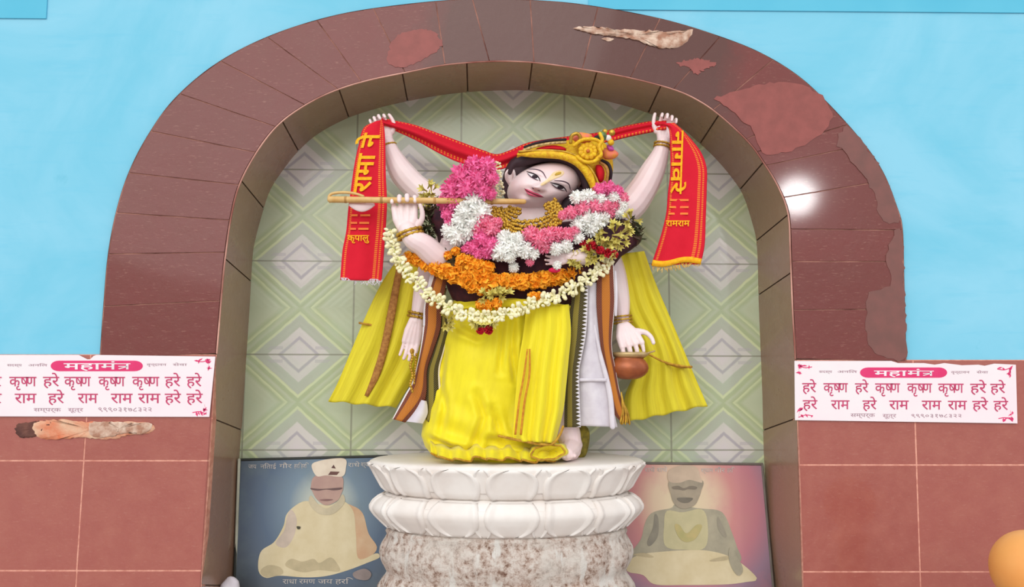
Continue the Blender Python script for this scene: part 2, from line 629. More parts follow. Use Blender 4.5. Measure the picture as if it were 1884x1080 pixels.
def drum_mat():
    m, t = new_mat('eroded_whitewashed_stone', 0.9, 0.15)
    n = t.noise(58, 9, 0.75)
    n2 = t.noise(5, 4, 0.6)
    mp = t.n('Mapping')
    mp.inputs['Scale'].default_value = (24, 24, 5)
    t.l(t.pos(), mp.inputs[0])
    dr = t.noise(1.0, 4, 0.6, vec=mp.outputs[0])
    c = t.ramp(n, [(0.36, lin((120, 88, 74))), (0.43, lin((176, 150, 134))), (0.50, lin((212, 194, 182))), (0.60, lin((230, 220, 210)))])
    c = t.mix(t.ramp(dr, [(0.56, (0, 0, 0, 1)), (0.62, (1, 1, 1, 1))]), c, lin((232, 226, 218)))
    c = t.mix(t.ramp(n2, [(0.55, (0, 0, 0, 1)), (0.7, (0.55, 0.55, 0.55, 1))]), c, lin((214, 178, 160)))
    big = t.noise(8, 4, 0.6)
    c = t.mix(t.ramp(big, [(0.36, (0.85, 0.85, 0.85, 1)), (0.52, (0, 0, 0, 1))]), c, lin((226, 218, 208)))
    t.color(c)
    t.bump(n, 0.9, 0.008)
    return m
M['drum'] = drum_mat()

# ================================================================== THE SETTING
ARCH_OUT = [(183, 660), (190, 560), (198, 470), (213, 390), (236, 318), (272, 248), (322, 180), (400, 115), (500, 64), (620, 27), (750, 7), (870, -2),
            (1000, 1), (1100, 12), (1220, 35), (1320, 65), (1400, 97), (1470, 140), (1530, 196), (1590, 264), (1626, 318), (1650, 378), (1661, 420),
            (1664, 520), (1668, 665)]
ARCH_IN = [(399, 650), (410, 520), (416, 463), (425, 402), (440, 342), (470, 284), (506, 236), (548, 202), (606, 171), (673, 149), (759, 131), (823, 119),
           (906, 113), (980, 115), (1063, 126), (1157, 143), (1240, 165), (1290, 188), (1332, 219), (1378, 263), (1405, 300), (1432, 345), (1450, 395),
           (1454, 470), (1458, 570), (1463, 660)]
ARCH_BACK = [(451, 690), (459, 570), (465, 470), (471, 436), (482, 395), (496, 352), (517, 318), (547, 280), (584, 247), (638, 218), (692, 200), (732, 190),
             (799, 177), (866, 169), (950, 166), (1004, 170), (1057, 177), (1111, 185), (1184, 205), (1248, 232), (1284, 261), (1316, 291), (1348, 329),
             (1368, 361), (1384, 410), (1391, 440), (1394, 480), (1396, 560), (1402, 710)]
NA = 241
out_px = smooth_path(ARCH_OUT, NA)
in_px = smooth_path(ARCH_IN, NA)

def near_param(path, p):
    best = min(range(len(path)), key=lambda i: (path[i][0] - p[0]) ** 2 + (path[i][1] - p[1]) ** 2)
    return best / (len(path) - 1)

def at_param(path, t):
    x = max(0.0, min(1.0, t)) * (len(path) - 1)
    i = min(int(x), len(path) - 2)
    return tuple(lerp(a, b, x - i) for a, b in zip(path[i], path[i + 1]))

# blue upper wall: from the outer line of the arch to far beyond the frame
mb = MB()
rows_in = [P(x, y, 0.008) for x, y in out_px]
n = len(rows_in)
far = []
xl, xr, zt = -3.2, 3.2, rows_in[n // 2].z + 1.3
zb = rows_in[0].z
for i, p in enumerate(rows_in):
    t = i / (n - 1)
    per = [(0, (xl, zb)), (0.3, (xl, zt)), (0.7, (xr, zt)), (1, (xr, rows_in[-1].z))]
    for (ta, a), (tb, b) in zip(per, per[1:]):
        if t <= tb + 1e-9:
            k = (t - ta) / (tb - ta)
            far.append(Vector((lerp(a[0], b[0], k), 0.008, lerp(a[1], b[1], k))))
            break
rws = []
for k in range(13):
    s_ = (k / 12) ** 1.6
    rws.append([a.lerp(b, s_) for a, b in zip(rows_in, far)])
mb.grid(rws)
# returns of the wall edge towards the arch band
mb.grid([[p + Vector((0, 0.04, 0)) for p in rows_in], rows_in])
# shallow beam along the top, a little proud of the wall
zl0, zl1 = P(1600, 17, -0.02).z, zt
struct(mb.build('wall_front', M['blue']))
beam = MB()
pl, pr = P(1085, 10, -0.02), P(2400, 21, -0.02)
beam.prism([Vector((pl.x, 0.008, pl.z)), Vector((pr.x, 0.008, pr.z)), Vector((3.2, 0.008, zt)), Vector((pl.x, 0.008, zt))], (0, -0.004, 0))
pl, pr = P(-600, 26, -0.02), P(76, 27, -0.02)
beam.prism([Vector((-3.2, 0.008, pl.z)), Vector((pr.x, 0.008, pr.z)), Vector((pr.x, 0.008, zt)), Vector((-3.2, 0.008, zt))], (0, -0.004, 0))
struct(beam.build('trim_1', simple('blue_beam_paint', (94, 188, 218), (104, 194, 222), 0.8, 0.2, scale=4), smooth=False))

# arch facing: radial maroon tiles on a grout bed
CUTS = [((399, 650), (183, 660)), ((407, 556), (190, 560)), ((415, 463), (198, 466)), ((424, 403), (212, 396)), ((440, 342), (236, 318)),
        ((470, 282), (276, 244)), ((510, 233), (330, 172)), ((560, 194), (404, 112)), ((620, 166), (492, 67)), ((668, 150), (585, 37)),
        ((745, 134), (690, 15)), ((822, 119), (800, 3)), ((898, 113), (870, -2)), ((980, 115), (976, 0)), ((1068, 127), (1098, 12)), ((1160, 144), (1216, 34)),
        ((1240, 165), (1330, 68)), ((1312, 203), (1426, 110)), ((1370, 255), (1512, 178)), ((1392, 282), (1560, 228)), ((1408, 306), (1592, 268)),
        ((1442, 362), (1634, 336)), ((1452, 420), (1661, 419)), ((1455, 480), (1663, 480)), ((1458, 570), (1665, 570)), ((1463, 660), (1668, 663))]
cut_par = [(near_param(in_px, a), near_param(out_px, b)) for a, b in CUTS]
cut_par[0], cut_par[-1] = (0, 0), (1, 1)
arch = thing('trim_2', '', '', P(930, 60, 0.0))
for k in ('label', 'category'):
    del arch[k]
struct(arch)
bed = MB()
bed.grid([[P(*p, -0.0015) for p in out_px], [P(*p, -0.0015) for p in in_px]])
bed.build('grout_bed', M['grout_arch'], arch)
tl = MB()
for (a0, b0), (a1, b1) in zip(cut_par, cut_par[1:]):
    gi, go = 0.0006, 0.0005
    ra = [lerp(a0 + gi, a1 - gi, i / 8) for i in range(9)]
    rb = [lerp(b0 + go, b1 - go, i / 8) for i in range(9)]
    pin = [at_param(in_px, t) for t in ra]
    pou = [at_param(out_px, t) for t in rb]
    jit = random.uniform(-0.0008, 0.0004)
    rows = []
    for k, w in enumerate((0.004, 0.012, 0.5, 0.985, 0.993)):
        yy = 0.004 if k in (0, 4) else -0.004 + jit
        rows.append([P(lerp(o[0], i_[0], w), lerp(o[1], i_[1], w), yy) for o, i_ in zip(pou, pin)])
    # side lips so each tile is a closed slab on its bed
    o0 = len(tl.v)
    tl.grid(rows)
    nc, nr = 9, 5
    left = [o0 + r * nc for r in range(nr)]
    right = [o0 + r * nc + nc - 1 for r in range(nr)]
    for side, flip in ((left, False), (right, True)):
        base = len(tl.v)
        for q in side:
            v = tl.v[q].copy()
            v.y = 0.006
            tl.v.append(v)
        for r in range(nr - 1):
            f = (side[r], side[r + 1], base + r + 1, base + r)
            tl.f.append(f[::-1] if flip else f)
            tl.mi.append(0)
tl.build('arch_tiles', M['tile_arch'], arch, smooth=False)
# dark outer return of the band
ed = MB()
ed.grid([[P(*p, -0.003) for p in out_px], [P(*p, 0.03) for p in out_px]])
ed.build('band_edge', simple('dark_tile_edge', (70, 60, 62), None, 0.9, 0.1), arch)
lip = MB()
lip.tube([P(*p, -0.0042) for p in in_px], 0.0021, 6)
lip.build('inner_edge', simple('pale_edge_highlight', (226, 176, 160), (150, 92, 82), 0.8, 0.2, scale=5), arch)  # pale line, a highlight painted along the inner edge of the arch

def ragged(outline, Y, amp, seed, n=70, th=0.004):
    rnd = random.Random(seed)
    ol = smooth_path(outline, n, True)
    ol = [(x + rnd.uniform(-amp, amp), y + rnd.uniform(-amp, amp) * 0.7) for x, y in ol]
    b = MB()
    if th < 0.0015:
        return b.prism([P(x, y, Y) for x, y in ol], (0, 0.0018, 0))
    cx = sum(p[0] for p in ol) / n
    cy = sum(p[1] for p in ol) / n
    rows = []
    flat = False
    for r, h in ((1.0, 0.0), (0.96, th), (0.7, th * 0.7), (0.4, th * 0.9), (0.1, th * 0.6)):
        rows.append([P(cx + (x - cx) * r, cy + (y - cy) * r, Y - h + rnd.uniform(-0.0006, 0.0006) * (h > 0 and not flat)) if not flat else P(cx + (x - cx) * r, cy + (y - cy) * r, Y - (0.0004 if r < 1 else 0)) for x, y in ol])
    b.grid(rows, closed_u=True)
    o = len(b.v) - n
    b.f.append(tuple(range(o, o + n)))
    b.mi.append(0)
    return b
ragged([(1055, 52), (1085, 49), (1130, 53), (1170, 55), (1205, 56), (1240, 62), (1275, 55), (1268, 72), (1250, 86), (1225, 90), (1200, 85), (1170, 74), (1130, 68), (1090, 62)],
       -0.004, 2.2, 3, 90).build('chipped_plaster', M['plaster'], arch)
ragged([(1106, 71), (1118, 69), (1130, 72), (1120, 76)], -0.004, 0.8, 5, 24, 0.002).build('chipped_plaster', M['plaster'], arch)
for pts, sd in (([(1245, 117), (1280, 108), (1318, 118), (1290, 130), (1282, 137), (1265, 124)], 4), ([(735, 62), (790, 55), (812, 85), (760, 118), (718, 120), (716, 90)], 6),
                ([(1328, 176), (1440, 150), (1512, 176), (1530, 220), (1490, 262), (1410, 285), (1385, 240), (1320, 185)], 8)):
    ragged(pts, -0.0056, 3, sd, 60, 0.0008).build('worn_patch', simple('worn_red_patch_%d' % sd, (152, 82, 76), (140, 76, 70), 0.4, 0.3, scale=30), arch, smooth=False)
for pts, sd in (([(1648, 425), (1661, 430), (1663, 520), (1666, 655), (1628, 655), (1600, 640), (1594, 580), (1600, 540), (1640, 520), (1632, 470)], 31), ([(1560, 232), (1590, 266), (1626, 320), (1650, 380), (1655, 410), (1620, 400), (1606, 350), (1570, 300), (1540, 262)], 32)):
    ragged(pts, -0.0056, 3, sd, 60, 0.0008).build('worn_patch', simple('worn_brown_patch_%d' % sd, (130, 84, 78), (118, 80, 74), 0.45, 0.3, scale=20), arch, smooth=False)

# inner soffit of the niche, from the front line back to the green wall, with its straight jambs
jl_f, jl_b = [(370, 1090), (377, 960), (385, 840), (392, 745)], [(431, 1090), (436, 960), (440, 850), (446, 770)]
jr_f, jr_b = [(1466, 750), (1468, 853), (1471, 950), (1476, 1090)], [(1404, 790), (1406, 850), (1413, 980), (1424, 1090)]
sf = [P(x, y, -0.003) for x, y in smooth_path(jl_f + ARCH_IN + jr_f, 200)]
sb = [P(x, y, 0.25) for x, y in smooth_path(jl_b + ARCH_BACK + jr_b, 200)]
def drop(p, z=-0.02):
    return Vector((p.x, p.y, z))
sf = [drop(sf[0])] + sf + [drop(sf[-1])]
sb = [drop(sb[0])] + sb + [drop(sb[-1])]
so = MB()
stiles = []
# tiles across the soffit: cut at spacing along the length
cuts_s = [0, 2, 25, 47, 58, 68, 77, 86, 95, 104, 113, 122, 131, 140, 148, 156, 176, 200, 201]
for a, b in zip(cuts_s, cuts_s[1:]):
    rows = []
    for k in range(a, b + 1):
        f, g = sf[k], sb[k]
        rows.append([f.lerp(g, w) for w in (0, 0.25, 0.5, 0.75, 1)])
    if len(rows) > 2:
        for r_, nb in ((0, 1), (-1, -2)):
            rows[r_] = [p.lerp(q, 0.10) for p, q in zip(rows[r_], rows[nb])]
    so.grid(rows)
soff = so.build('trim_3', M['tile_soffit'], smooth=True)
struct(soff)
sg = MB()
sg.grid([[(p + (p - Vector((0.0, p.y, 0.75))).normalized() * 0.004) for p in r] for r in (sf, sb)])
sgo = sg.build('soffit_grout', simple('soffit_grout', (132, 106, 92), None, 0.9, 0.1), soff)

# green tiled back wall
g0, g1 = P(650, 600, 0.25), P(1232, 600, 0.25)
tw = (g1.x - g0.x) / 3
z_a, z_b = P(560, 312, 0.25).z, P(540, 828, 0.25).z
th_ = (z_a - z_b) / 3
M['green'] = green_tiles(g0.x + tw * 1.5, tw, z_a - th_ / 2, th_)
bw = MB()
bw.add([(-1.6, 0.25, -0.05), (1.6, 0.25, -0.05), (1.6, 0.25, 2.2), (-1.6, 0.25, 2.2)], [(0, 1, 2, 3)])
struct(bw.build('wall_back', M['green'], smooth=False))
# pale edge strip at the left jamb
ej = MB()
ej.tube([P(440, 846, 0.226), P(436, 960, 0.226), P(432, 1090, 0.226)], 0.0045, 8)
struct(ej.build('trim_4', simple('pale_corner_strip', (196, 196, 176), None, 0.7, 0.2)))

# lower tiled walls
def dado(name, xs_lines, y_lines, outer_x, top_fn, seed):
    """tiles between frame positions: xs_lines are vertical lines [(x_top,x_bot)...]"""
    root = bpy.data.objects.new(name, None)
    COL.objects.link(root)
    root.location = P(xs_lines[0][0], 1000, 0)
    struct(root)
    rnd = random.Random(seed)
    z_top = y_lines[0]
    t = MB()
    for i in range(len(y_lines) - 1):
        for j in range(len(xs_lines) - 1):
            ya0, ya1 = y_lines[i], y_lines[i + 1]
            def X(line, y):
                return lerp(line[0], line[1], (y - 660) / 420.0)
            L, R = xs_lines[j], xs_lines[j + 1]
            g = 1.5
            jit = rnd.uniform(-0.001, 0.001)
            c = [(X(L, ya0) + g, ya0 + g), (X(R, ya0) - g, ya0 + g), (X(R, ya1) - g, ya1 - g), (X(L, ya1) + g, ya1 - g)]
            t.prism([P(x, y, 0.004) for x, y in c], (0, -0.006 + jit * 0.5, 0))
    t.build('wall_tiles', M['tile_dado'], root, smooth=False)
    bd = MB()
    L, R = xs_lines[0], xs_lines[-1]
    c = [(L[0], y_lines[0]), (R[0], y_lines[0]), (lerp(R[0], R[1], (y_lines[-1] - 660) / 420), y_lines[-1]), (lerp(L[0], L[1], (y_lines[-1] - 660) / 420), y_lines[-1])]
    bd.prism([P(x, y, -0.0010) for x, y in c], (0, 0.03, 0))
    bd.build('grout_bed', M['grout'], root, smooth=False)
    return root
dl = dado('wall_left', [(-965, -1000), (-740, -775), (-515, -545), (-290, -315), (-64, -84), (168, 141), (399, 371)], [652, 847, 1049, 1255], 0, None, 1)
dr = dado('wall_right', [(1463, 1476), (1678, 1692), (1898, 1912), (2118, 2132), (2338, 2352), (2558, 2572), (2778, 2792)], [662, 855, 1051, 1255], 0, None, 2)
ragged([(60, 778), (110, 772), (160, 776), (215, 776), (279, 779), (277, 797), (240, 800), (205, 808), (150, 806), (90, 808), (64, 800)], -0.002, 2.0, 11, 90).build('chipped_plaster', M['plaster_brick'], dl)
ragged([(165, 778), (200, 776), (240, 778), (278, 780), (270, 797), (230, 798), (190, 806), (166, 800)], -0.0055, 2.0, 14, 60, 0.002).build('chipped_plaster', M['plaster'], dl)
ragged([(30, 782), (60, 776), (95, 776), (80, 790), (62, 804), (34, 802)], -0.003, 2.0, 12, 50, 0.002).build('soot_stain', M['soot'], dl)

fl = MB()
zf = 0.0
fl.add([(-3.2, -3.2, zf), (3.2, -3.2, zf), (3.2, 0.3, zf), (-3.2, 0.3, zf)], [(0, 1, 2, 3)])
struct(fl.build('floor', M['floor'], smooth=False))
# ================================================================== THE PEDESTAL
ped = thing('lotus_pedestal', 'round white carved lotus pedestal with an eroded whitewashed stone drum below', 'pedestal', P(933, 1141, 0.0) * 1.0)
ped.location.z = 0.0
pc = P(933, 846, 0.0)
PX, PY0 = pc.x, 0.0
SX = S(0.0)
def zpx(y, Y=0.0):
    return P(933, y, Y).z
DEPTH = 0.86          # depth of the oval plan against its width

def ring(rpx, z, n=72, fn=None):
    rows = []
    for k in range(n):
        a = 2 * math.pi * k / n
        r = rpx * SX
        dz = 0.0
        if fn:
            dr_, dz = fn(a)
            r += dr_
        rows.append(Vector((PX + r * math.cos(a), PY0 + r * math.sin(a) * DEPTH_K, z + dz)))
    return rows
DEPTH_K = 0.56
def lathe(prof, n=96, fn=None, cap=True):
    b = MB()
    rows = [ring(r, zpx(y), n, (lambda a, r=r, y=y: fn(a, r, y)) if fn else None) for r, y in prof]
    b.grid(rows, closed_u=True, flip=True)
    if cap:
        b.f.append(tuple(range(n)))
        b.mi.append(0)
        o = (len(rows) - 1) * n
        b.f.append(tuple(range(o + n - 1, o - 1, -1)))
        b.mi.append(0)
    return b
Pm = M['pedestal_marble']
lathe([(150, 842.5), (216, 842), (240, 843), (247, 846), (247, 851), (240, 860), (231, 876), (222, 892), (214, 899), (208, 902), (160, 903)]).build('upper_lotus_tier', Pm, ped)
lathe([(160, 901), (206, 902), (216, 904), (226, 909), (236, 917), (241, 926), (241, 932), (234, 942), (222, 954), (212, 964), (205, 968), (150, 969)]).build('lower_lotus_tier', Pm, ped)
def drumfn(a, r, y):
    k = 0.5 + 0.5 * math.cos(a * 14 + math.pi / 2 * 0)
    w = math.exp(-((y - 1010) / 26.0) ** 2) + math.exp(-((y - 1085) / 26.0) ** 2)
    return (k ** 0.35) * w * 0.016 - 0.008 * w + 0.0016 * math.sin(a * 47 + y * 0.3) * math.sin(a * 31 - y * 0.21), 0.0
lathe([(190, 966), (213, 968), (216, 974), (213, 980), (215, 986), (219, 994), (222, 1003), (223, 1014), (222, 1024), (219, 1034), (215, 1042), (212, 1048), (215, 1054), (220, 1062),
       (225, 1074), (228, 1088), (228, 1110), (228, 1140), (228, 1163)], 168, drumfn).build('eroded_drum', M['drum'], ped)

UP = [(842, 240), (846, 247), (851, 247), (860, 240), (876, 231), (892, 222), (899, 214), (902, 208)]
LO = [(902, 206), (904, 216), (909, 226), (917, 236), (926, 241), (932, 241), (942, 234), (954, 222), (964, 212), (968, 205)]
def petal(a_c, half, y_tip, y_base, prof, out, flip):
    """a carved petal lying on the flank of its tier: raised rim round a dished field"""
    b = MB()
    nu, nv = 18, 18
    rows = []
    for i in range(nv + 1):
        v = i / nv
        row = []
        wv = 0.82 + 0.18 * math.sin(min(1, v / 0.4) * math.pi / 2) if v < 0.45 else max(0.0, 1 - ((v - 0.45) / 0.55) ** 2.4) ** 0.5
        for j in range(nu + 1):
            u = -1 + 2 * j / nu
            a = a_c + u * half * max(wv, 0.03)
            y = lerp(y_base, y_tip, v)
            r = interp(prof, y)[0]
            rim = max(abs(u), 1 - (1 - v) / 0.16 if v > 0.84 else 0)
            lift = 0.0075 * math.exp(-((rim - 0.84) / 0.11) ** 2) + 0.002 * (1 - rim)
            if rim > 0.95:
                lift = lerp(lift, -0.004, (rim - 0.95) / 0.05)
            rr = r * SX + lift + out
            row.append(Vector((PX + rr * math.cos(a), PY0 + rr * math.sin(a) * DEPTH_K - lift * 0.5, zpx(y))))
        rows.append(row)
    b.grid(rows, flip=flip)
    return b
NPET = 15
for k in range(NPET):
    a = -math.pi / 2 + 0.02 + 2 * math.pi * k / NPET
    a2 = a + math.pi / NPET
    petal(a, math.pi / NPET * 0.95, 848, 901, UP, 0.0015, True).build('petal', Pm, ped, thick=0.003)
    petal(a, math.pi / NPET * 0.95, 966, 906, LO, 0.0015, False).build('petal', Pm, ped, thick=0.003)
    petal(a2, math.pi / NPET * 0.34, 847, 890, UP, -0.002, True).build('petal', Pm, ped, thick=0.003)
    petal(a2, math.pi / NPET * 0.34, 967, 918, LO, -0.002, False).build('petal', Pm, ped, thick=0.003)

# ================================================================== THE STATUE
ST = P(933, 843, 0.0)
st = thing('marble_statue', 'six armed white marble statue in yellow robes standing on the lotus pedestal', 'statue', ST)

body = MB()
def limb(pts, n=14):
    """pts: (px, py, Y, radius px)"""
    sm = smooth_path([(x, y, Y, r) for x, y, Y, r in pts], 4 * len(pts))
    body.tube([P(x, y, Y) for x, y, Y, r in sm], [r * S(Y) for x, y, Y, r in sm], n)

# torso, neck, legs and feet
limb([(955, 700, 0.05, 66), (950, 600, 0.05, 64), (948, 520, 0.05, 64), (955, 450, 0.04, 66), (965, 410, 0.03, 56), (975, 392, 0.02, 34), (985, 372, 0.01, 30), (995, 350, 0.02, 28)], 20)
limb([(860, 420, 0.04, 42), (950, 425, 0.03, 56), (1070, 420, 0.04, 44)], 16)
limb([(900, 650, 0.02, 70), (900, 740, 0.0, 52), (905, 790, 0.0, 34)], 16)
limb([(990, 650, 0.02, 68), (1010, 740, -0.01, 46), (1045, 800, -0.03, 24), (1049, 828, -0.05, 20)], 16)
limb([(1043, 835, -0.11, 13), (1048, 828, -0.07, 18), (1052, 818, -0.03, 20)], 12)
for i, (dx, r) in enumerate(((-14, 7.5), (-5, 6), (2, 5.5), (9, 5), (15, 4.5))):
    limb([(1046 + dx * 0.7, 832, -0.09, r), (1042 + dx, 839, -0.125 + abs(dx) * 0.0006, r * 0.85)], 8)
# raised arms
limb([(840, 400, 0.05, 34), (795, 368, 0.06, 28), (765, 345, 0.06, 25), (740, 318, 0.055, 24), (722, 285, 0.045, 17), (713, 262, 0.04, 13)])
limb([(1090, 400, 0.05, 34), (1150, 385, 0.06, 30), (1180, 352, 0.06, 27), (1202, 312, 0.055, 23), (1215, 282, 0.045, 16), (1220, 262, 0.04, 13)])
# flute arms
limb([(850, 430, -0.02, 34), (828, 470, -0.05, 28), (806, 474, -0.08, 25), (780, 452, -0.10, 22), (760, 440, -0.105, 19), (750, 424, -0.098, 17)])
limb([(1090, 425, -0.01, 34), (1098, 455, -0.05, 24), (1078, 470, -0.09, 18), (1058, 474, -0.115, 14), (1046, 474, -0.122, 12)])
# hanging arms
limb([(850, 430, 0.04, 36), (800, 490, 0.05, 28), (782, 540, 0.03, 22), (770, 580, 0.01, 14), (766, 592, 0.005, 12)])
limb([(1080, 430, 0.04, 36), (1120, 490, 0.05, 28), (1138, 550, 0.02, 21), (1144, 585, -0.01, 14), (1147, 598, -0.015, 13)])

def hand(w, d, s, nrm, L, fingers, thumb, fr=0.050, palm=1.0, flen=1.0):
    """w wrist point, d towards the knuckles, s across from first to fourth finger, nrm the side the fingers close to.
    fingers: four lists of three bend angles; thumb: (along, across, three directions)"""
    d, s, nrm = Vector(d).normalized(), Vector(s).normalized(), Vector(nrm).normalized()
    for i in range(4):
        k = i - 1.5
        body.tube([w + s * k * 0.05 * L, w + d * 0.25 * L + s * k * 0.095 * L * palm, w + d * 0.50 * L + s * k * 0.118 * L * palm],
                  [0.095 * L, 0.10 * L, 0.072 * L], 10)
    for i, angs in enumerate(fingers):
        k = i - 1.5
        p = w + d * 0.48 * L + s * k * 0.118 * L * palm
        ln = L * flen * (0.42, 0.47, 0.44, 0.35)[i]
        pts, a = [p], 0.0
        spread = s * k * 0.05
        for q, (fr_, an) in enumerate(zip((0.45, 0.32, 0.26), angs)):
            a += math.radians(an)
            dirv = (d * math.cos(a) + nrm * math.sin(a) + spread).normalized()
            p = p + dirv * ln * fr_
            pts.append(p)
        pts = [Vector(q) for q in smooth_path([tuple(q) for q in pts], 9)]
        r0 = L * fr * (1.0, 1.05, 1.0, 0.86)[i]
        body.tube(pts, [lerp(r0, r0 * 0.78, t / 8) for t in range(9)], 8)
    al, ac, dirs = thumb
    p = w + d * al * L + s * ac * L
    pts = [p]
    for v, ln in zip(dirs, (0.2, 0.17, 0.13)):
        p = p + (d * v[0] + s * v[1] + nrm * v[2]).normalized() * ln * L
        pts.append(p)
    pts = [Vector(q) for q in smooth_path([tuple(q) for q in pts], 8)]
    body.tube(pts, [lerp(0.075 * L, 0.048 * L, t / 7) for t in range(8)], 8)
X, Yd, Z = Vector((1, 0, 0)), Vector((0, 1, 0)), Vector((0, 0, 1))
# raised fists over the scarf
hand(P(712, 258, 0.04), Z * 0.9 - X * 0.42, -X - Z * 0.15, -Yd, 0.105, [(25, 60, 60), (30, 65, 60), (35, 70, 60), (40, 70, 60)],
     (0.22, -0.24, [(0.8, -0.5, 0.1), (1, -0.1, 0.1), (1, 0.2, 0)]), 0.055, 1.05)
hand(P(1220, 258, 0.04), Z * 0.95 + X * 0.22, X - Z * 0.12, -Yd, 0.105, [(25, 60, 60), (30, 65, 60), (35, 70, 60), (40, 70, 60)],
     (0.22, -0.24, [(0.8, -0.5, 0.1), (1, -0.2, 0.1), (1, 0.0, 0)]), 0.055, 1.05)
# hand closing on the flute: palm to the viewer, fingers folded forward over it
hand(P(747, 425, -0.088), Z + X * -0.08, -X, -Yd, 0.124, [(2, 66, 84), (0, 68, 84), (0, 68, 84), (2, 66, 84)],
     (0.10, -0.25, [(0.75, -0.55, 0.3), (1, -0.1, 0.3), (1, 0.25, 0.25)]), 0.066, 1.25)
# other flute hand, half hidden by the garlands
hand(P(1048, 474, -0.125), -X - Z * 0.05, Z, -Yd, 0.080, [(10, 35, 30)] * 4, (0.2, 0.24, [(0.8, 0.6, 0.2), (1, 0.2, 0.2), (1, 0, 0.2)]))
# left hanging hand: thumb and forefinger make a ring
hand(P(766, 590, 0.0), -Z - X * 0.22, -X + Z * 0.2, -Yd, 0.122, [(28, 25, 22), (10, 22, 22), (6, 18, 20), (0, 12, 18)],
     (0.16, -0.24, [(0.8, -0.75, 0.1), (1, -0.35, 0.25), (1, 0.35, 0.35)]), 0.054, 0.85)
# right hanging hand over the pot
hand(P(1147, 600, -0.04), -Z * 0.75 + X * 0.28 - Yd * 0.3, X + Z * 0.25, -Z + Yd * 0.2, 0.118, [(22, 30, 14), (22, 30, 14), (24, 30, 14), (28, 30, 14)],
     (0.2, 0.25, [(0.5, 0.9, 0.0), (0.9, 0.5, 0.1), (1, 0.0, 0.2)]), 0.062, 1.30, 0.62)

# ---- head: face frame
HC = (1003, 341)
HY = 0.0
hs = S(HY)
HX = Vector((66.7 * hs, 0.018, -25 * hs))
HZ = Vector((62 * hs, -0.012, 48.6 * hs))
H0 = P(HC[0], HC[1], HY)
HF = (CAM - H0).normalized() * 0.135 + Vector((-10 * hs, 0, -2 * hs))       # forward
def g(x, s):
    return math.exp(-(x / s) ** 2)
def face_y(x, z):
    q = 1 - (x / 0.74) ** 2 - (z / 0.80) ** 2
    f = 0.74 * max(0.0, q) ** 0.42
    if q <= 0:
        return f
    e = min(1.0, q * 4)
    nz = z + 0.06
    ridge = (0.16 * g(nz, 0.10) + 0.13 * max(0, 1 - abs(nz - 0.10) / 0.24)) * g(x + 0.015, 0.085 + 0.05 * g(nz, 0.07))
    f += e * (ridge
              + 0.055 * (g(x + 0.10, 0.05) + g(x - 0.09, 0.05)) * g(z + 0.085, 0.05)
              - 0.060 * (g(x - 0.34, 0.18) + g(x + 0.36, 0.18)) * g(z - 0.15, 0.085)
              + 0.045 * (g(x - 0.34, 0.17) + g(x + 0.36, 0.17)) * g(z - 0.145, 0.055)
              + 0.035 * (g(x - 0.30, 0.22) + g(x + 0.32, 0.22)) * g(z - 0.27, 0.05)
              + 0.070 * g(x - 0.03, 0.17) * g(z + 0.235, 0.035) + 0.075 * g(x - 0.03, 0.14) * g(z + 0.305, 0.04)
              - 0.025 * g(x - 0.03, 0.16) * g(z + 0.268, 0.014)
              + 0.09 * g(x - 0.01, 0.17) * g(z + 0.53, 0.13)
              + 0.05 * (g(x - 0.36, 0.2) + g(x + 0.36, 0.2)) * g(z + 0.15, 0.2))
    return f
def HP(x, z, off=0.0):
    return H0 + HX * x + HZ * z + HF * (face_y(x, z) + off)
head = MB()
NR, NTH = 40, 88
rows = []
for i in range(1, NR + 1):
    r = math.sin(i / NR * math.pi / 2)
    rows.append([HP(0.738 * r * math.cos(2 * math.pi * k / NTH), 0.798 * r * math.sin(2 * math.pi * k / NTH)) for k in range(NTH)])
for i in range(1, 14):
    r = math.cos(i / 14 * math.pi / 2)
    b_ = math.sin(i / 14 * math.pi / 2)
    rows.append([H0 + HX * 0.738 * r * math.cos(2 * math.pi * k / NTH) + HZ * 0.798 * r * math.sin(2 * math.pi * k / NTH) - HF * 0.62 * b_ for k in range(NTH)])
o = len(head.v)
head.grid(rows, closed_u=True)
head.v.append(HP(0, 0))
head.v.append(H0 - HF * 0.62)
for k in range(NTH):
    k2 = (k + 1) % NTH
    head.f.append((len(head.v) - 2, k, k2))
    head.mi.append(0)
    q = (len(rows) - 1) * NTH
    head.f.append((len(head.v) - 1, q + k2, q + k))
    head.mi.append(0)
body.add(head.v, head.f)
# ear on the near side
ear = [(944, 312), (936, 313), (931, 320), (932, 330), (937, 338), (941, 346), (945, 344), (944, 334), (947, 325)]
body.tube([P(x, y, 0.0 - 0.012 * math.sin(i / 8 * 3.14)) for i, (x, y) in enumerate(smooth_path(ear, 24, True))], 0.0042, 8)
body.pillow(ear, 0.005, 0.008, 20, 4)
bo = body.build('body', M['marble'], st)
md = bo.modifiers.new('remesh', 'REMESH')
md.mode = 'VOXEL'
md.voxel_size = 0.0021
md2 = bo.modifiers.new('smooth', 'SMOOTH')
md2.factor = 0.5
md2.iterations = 2
bake(bo)

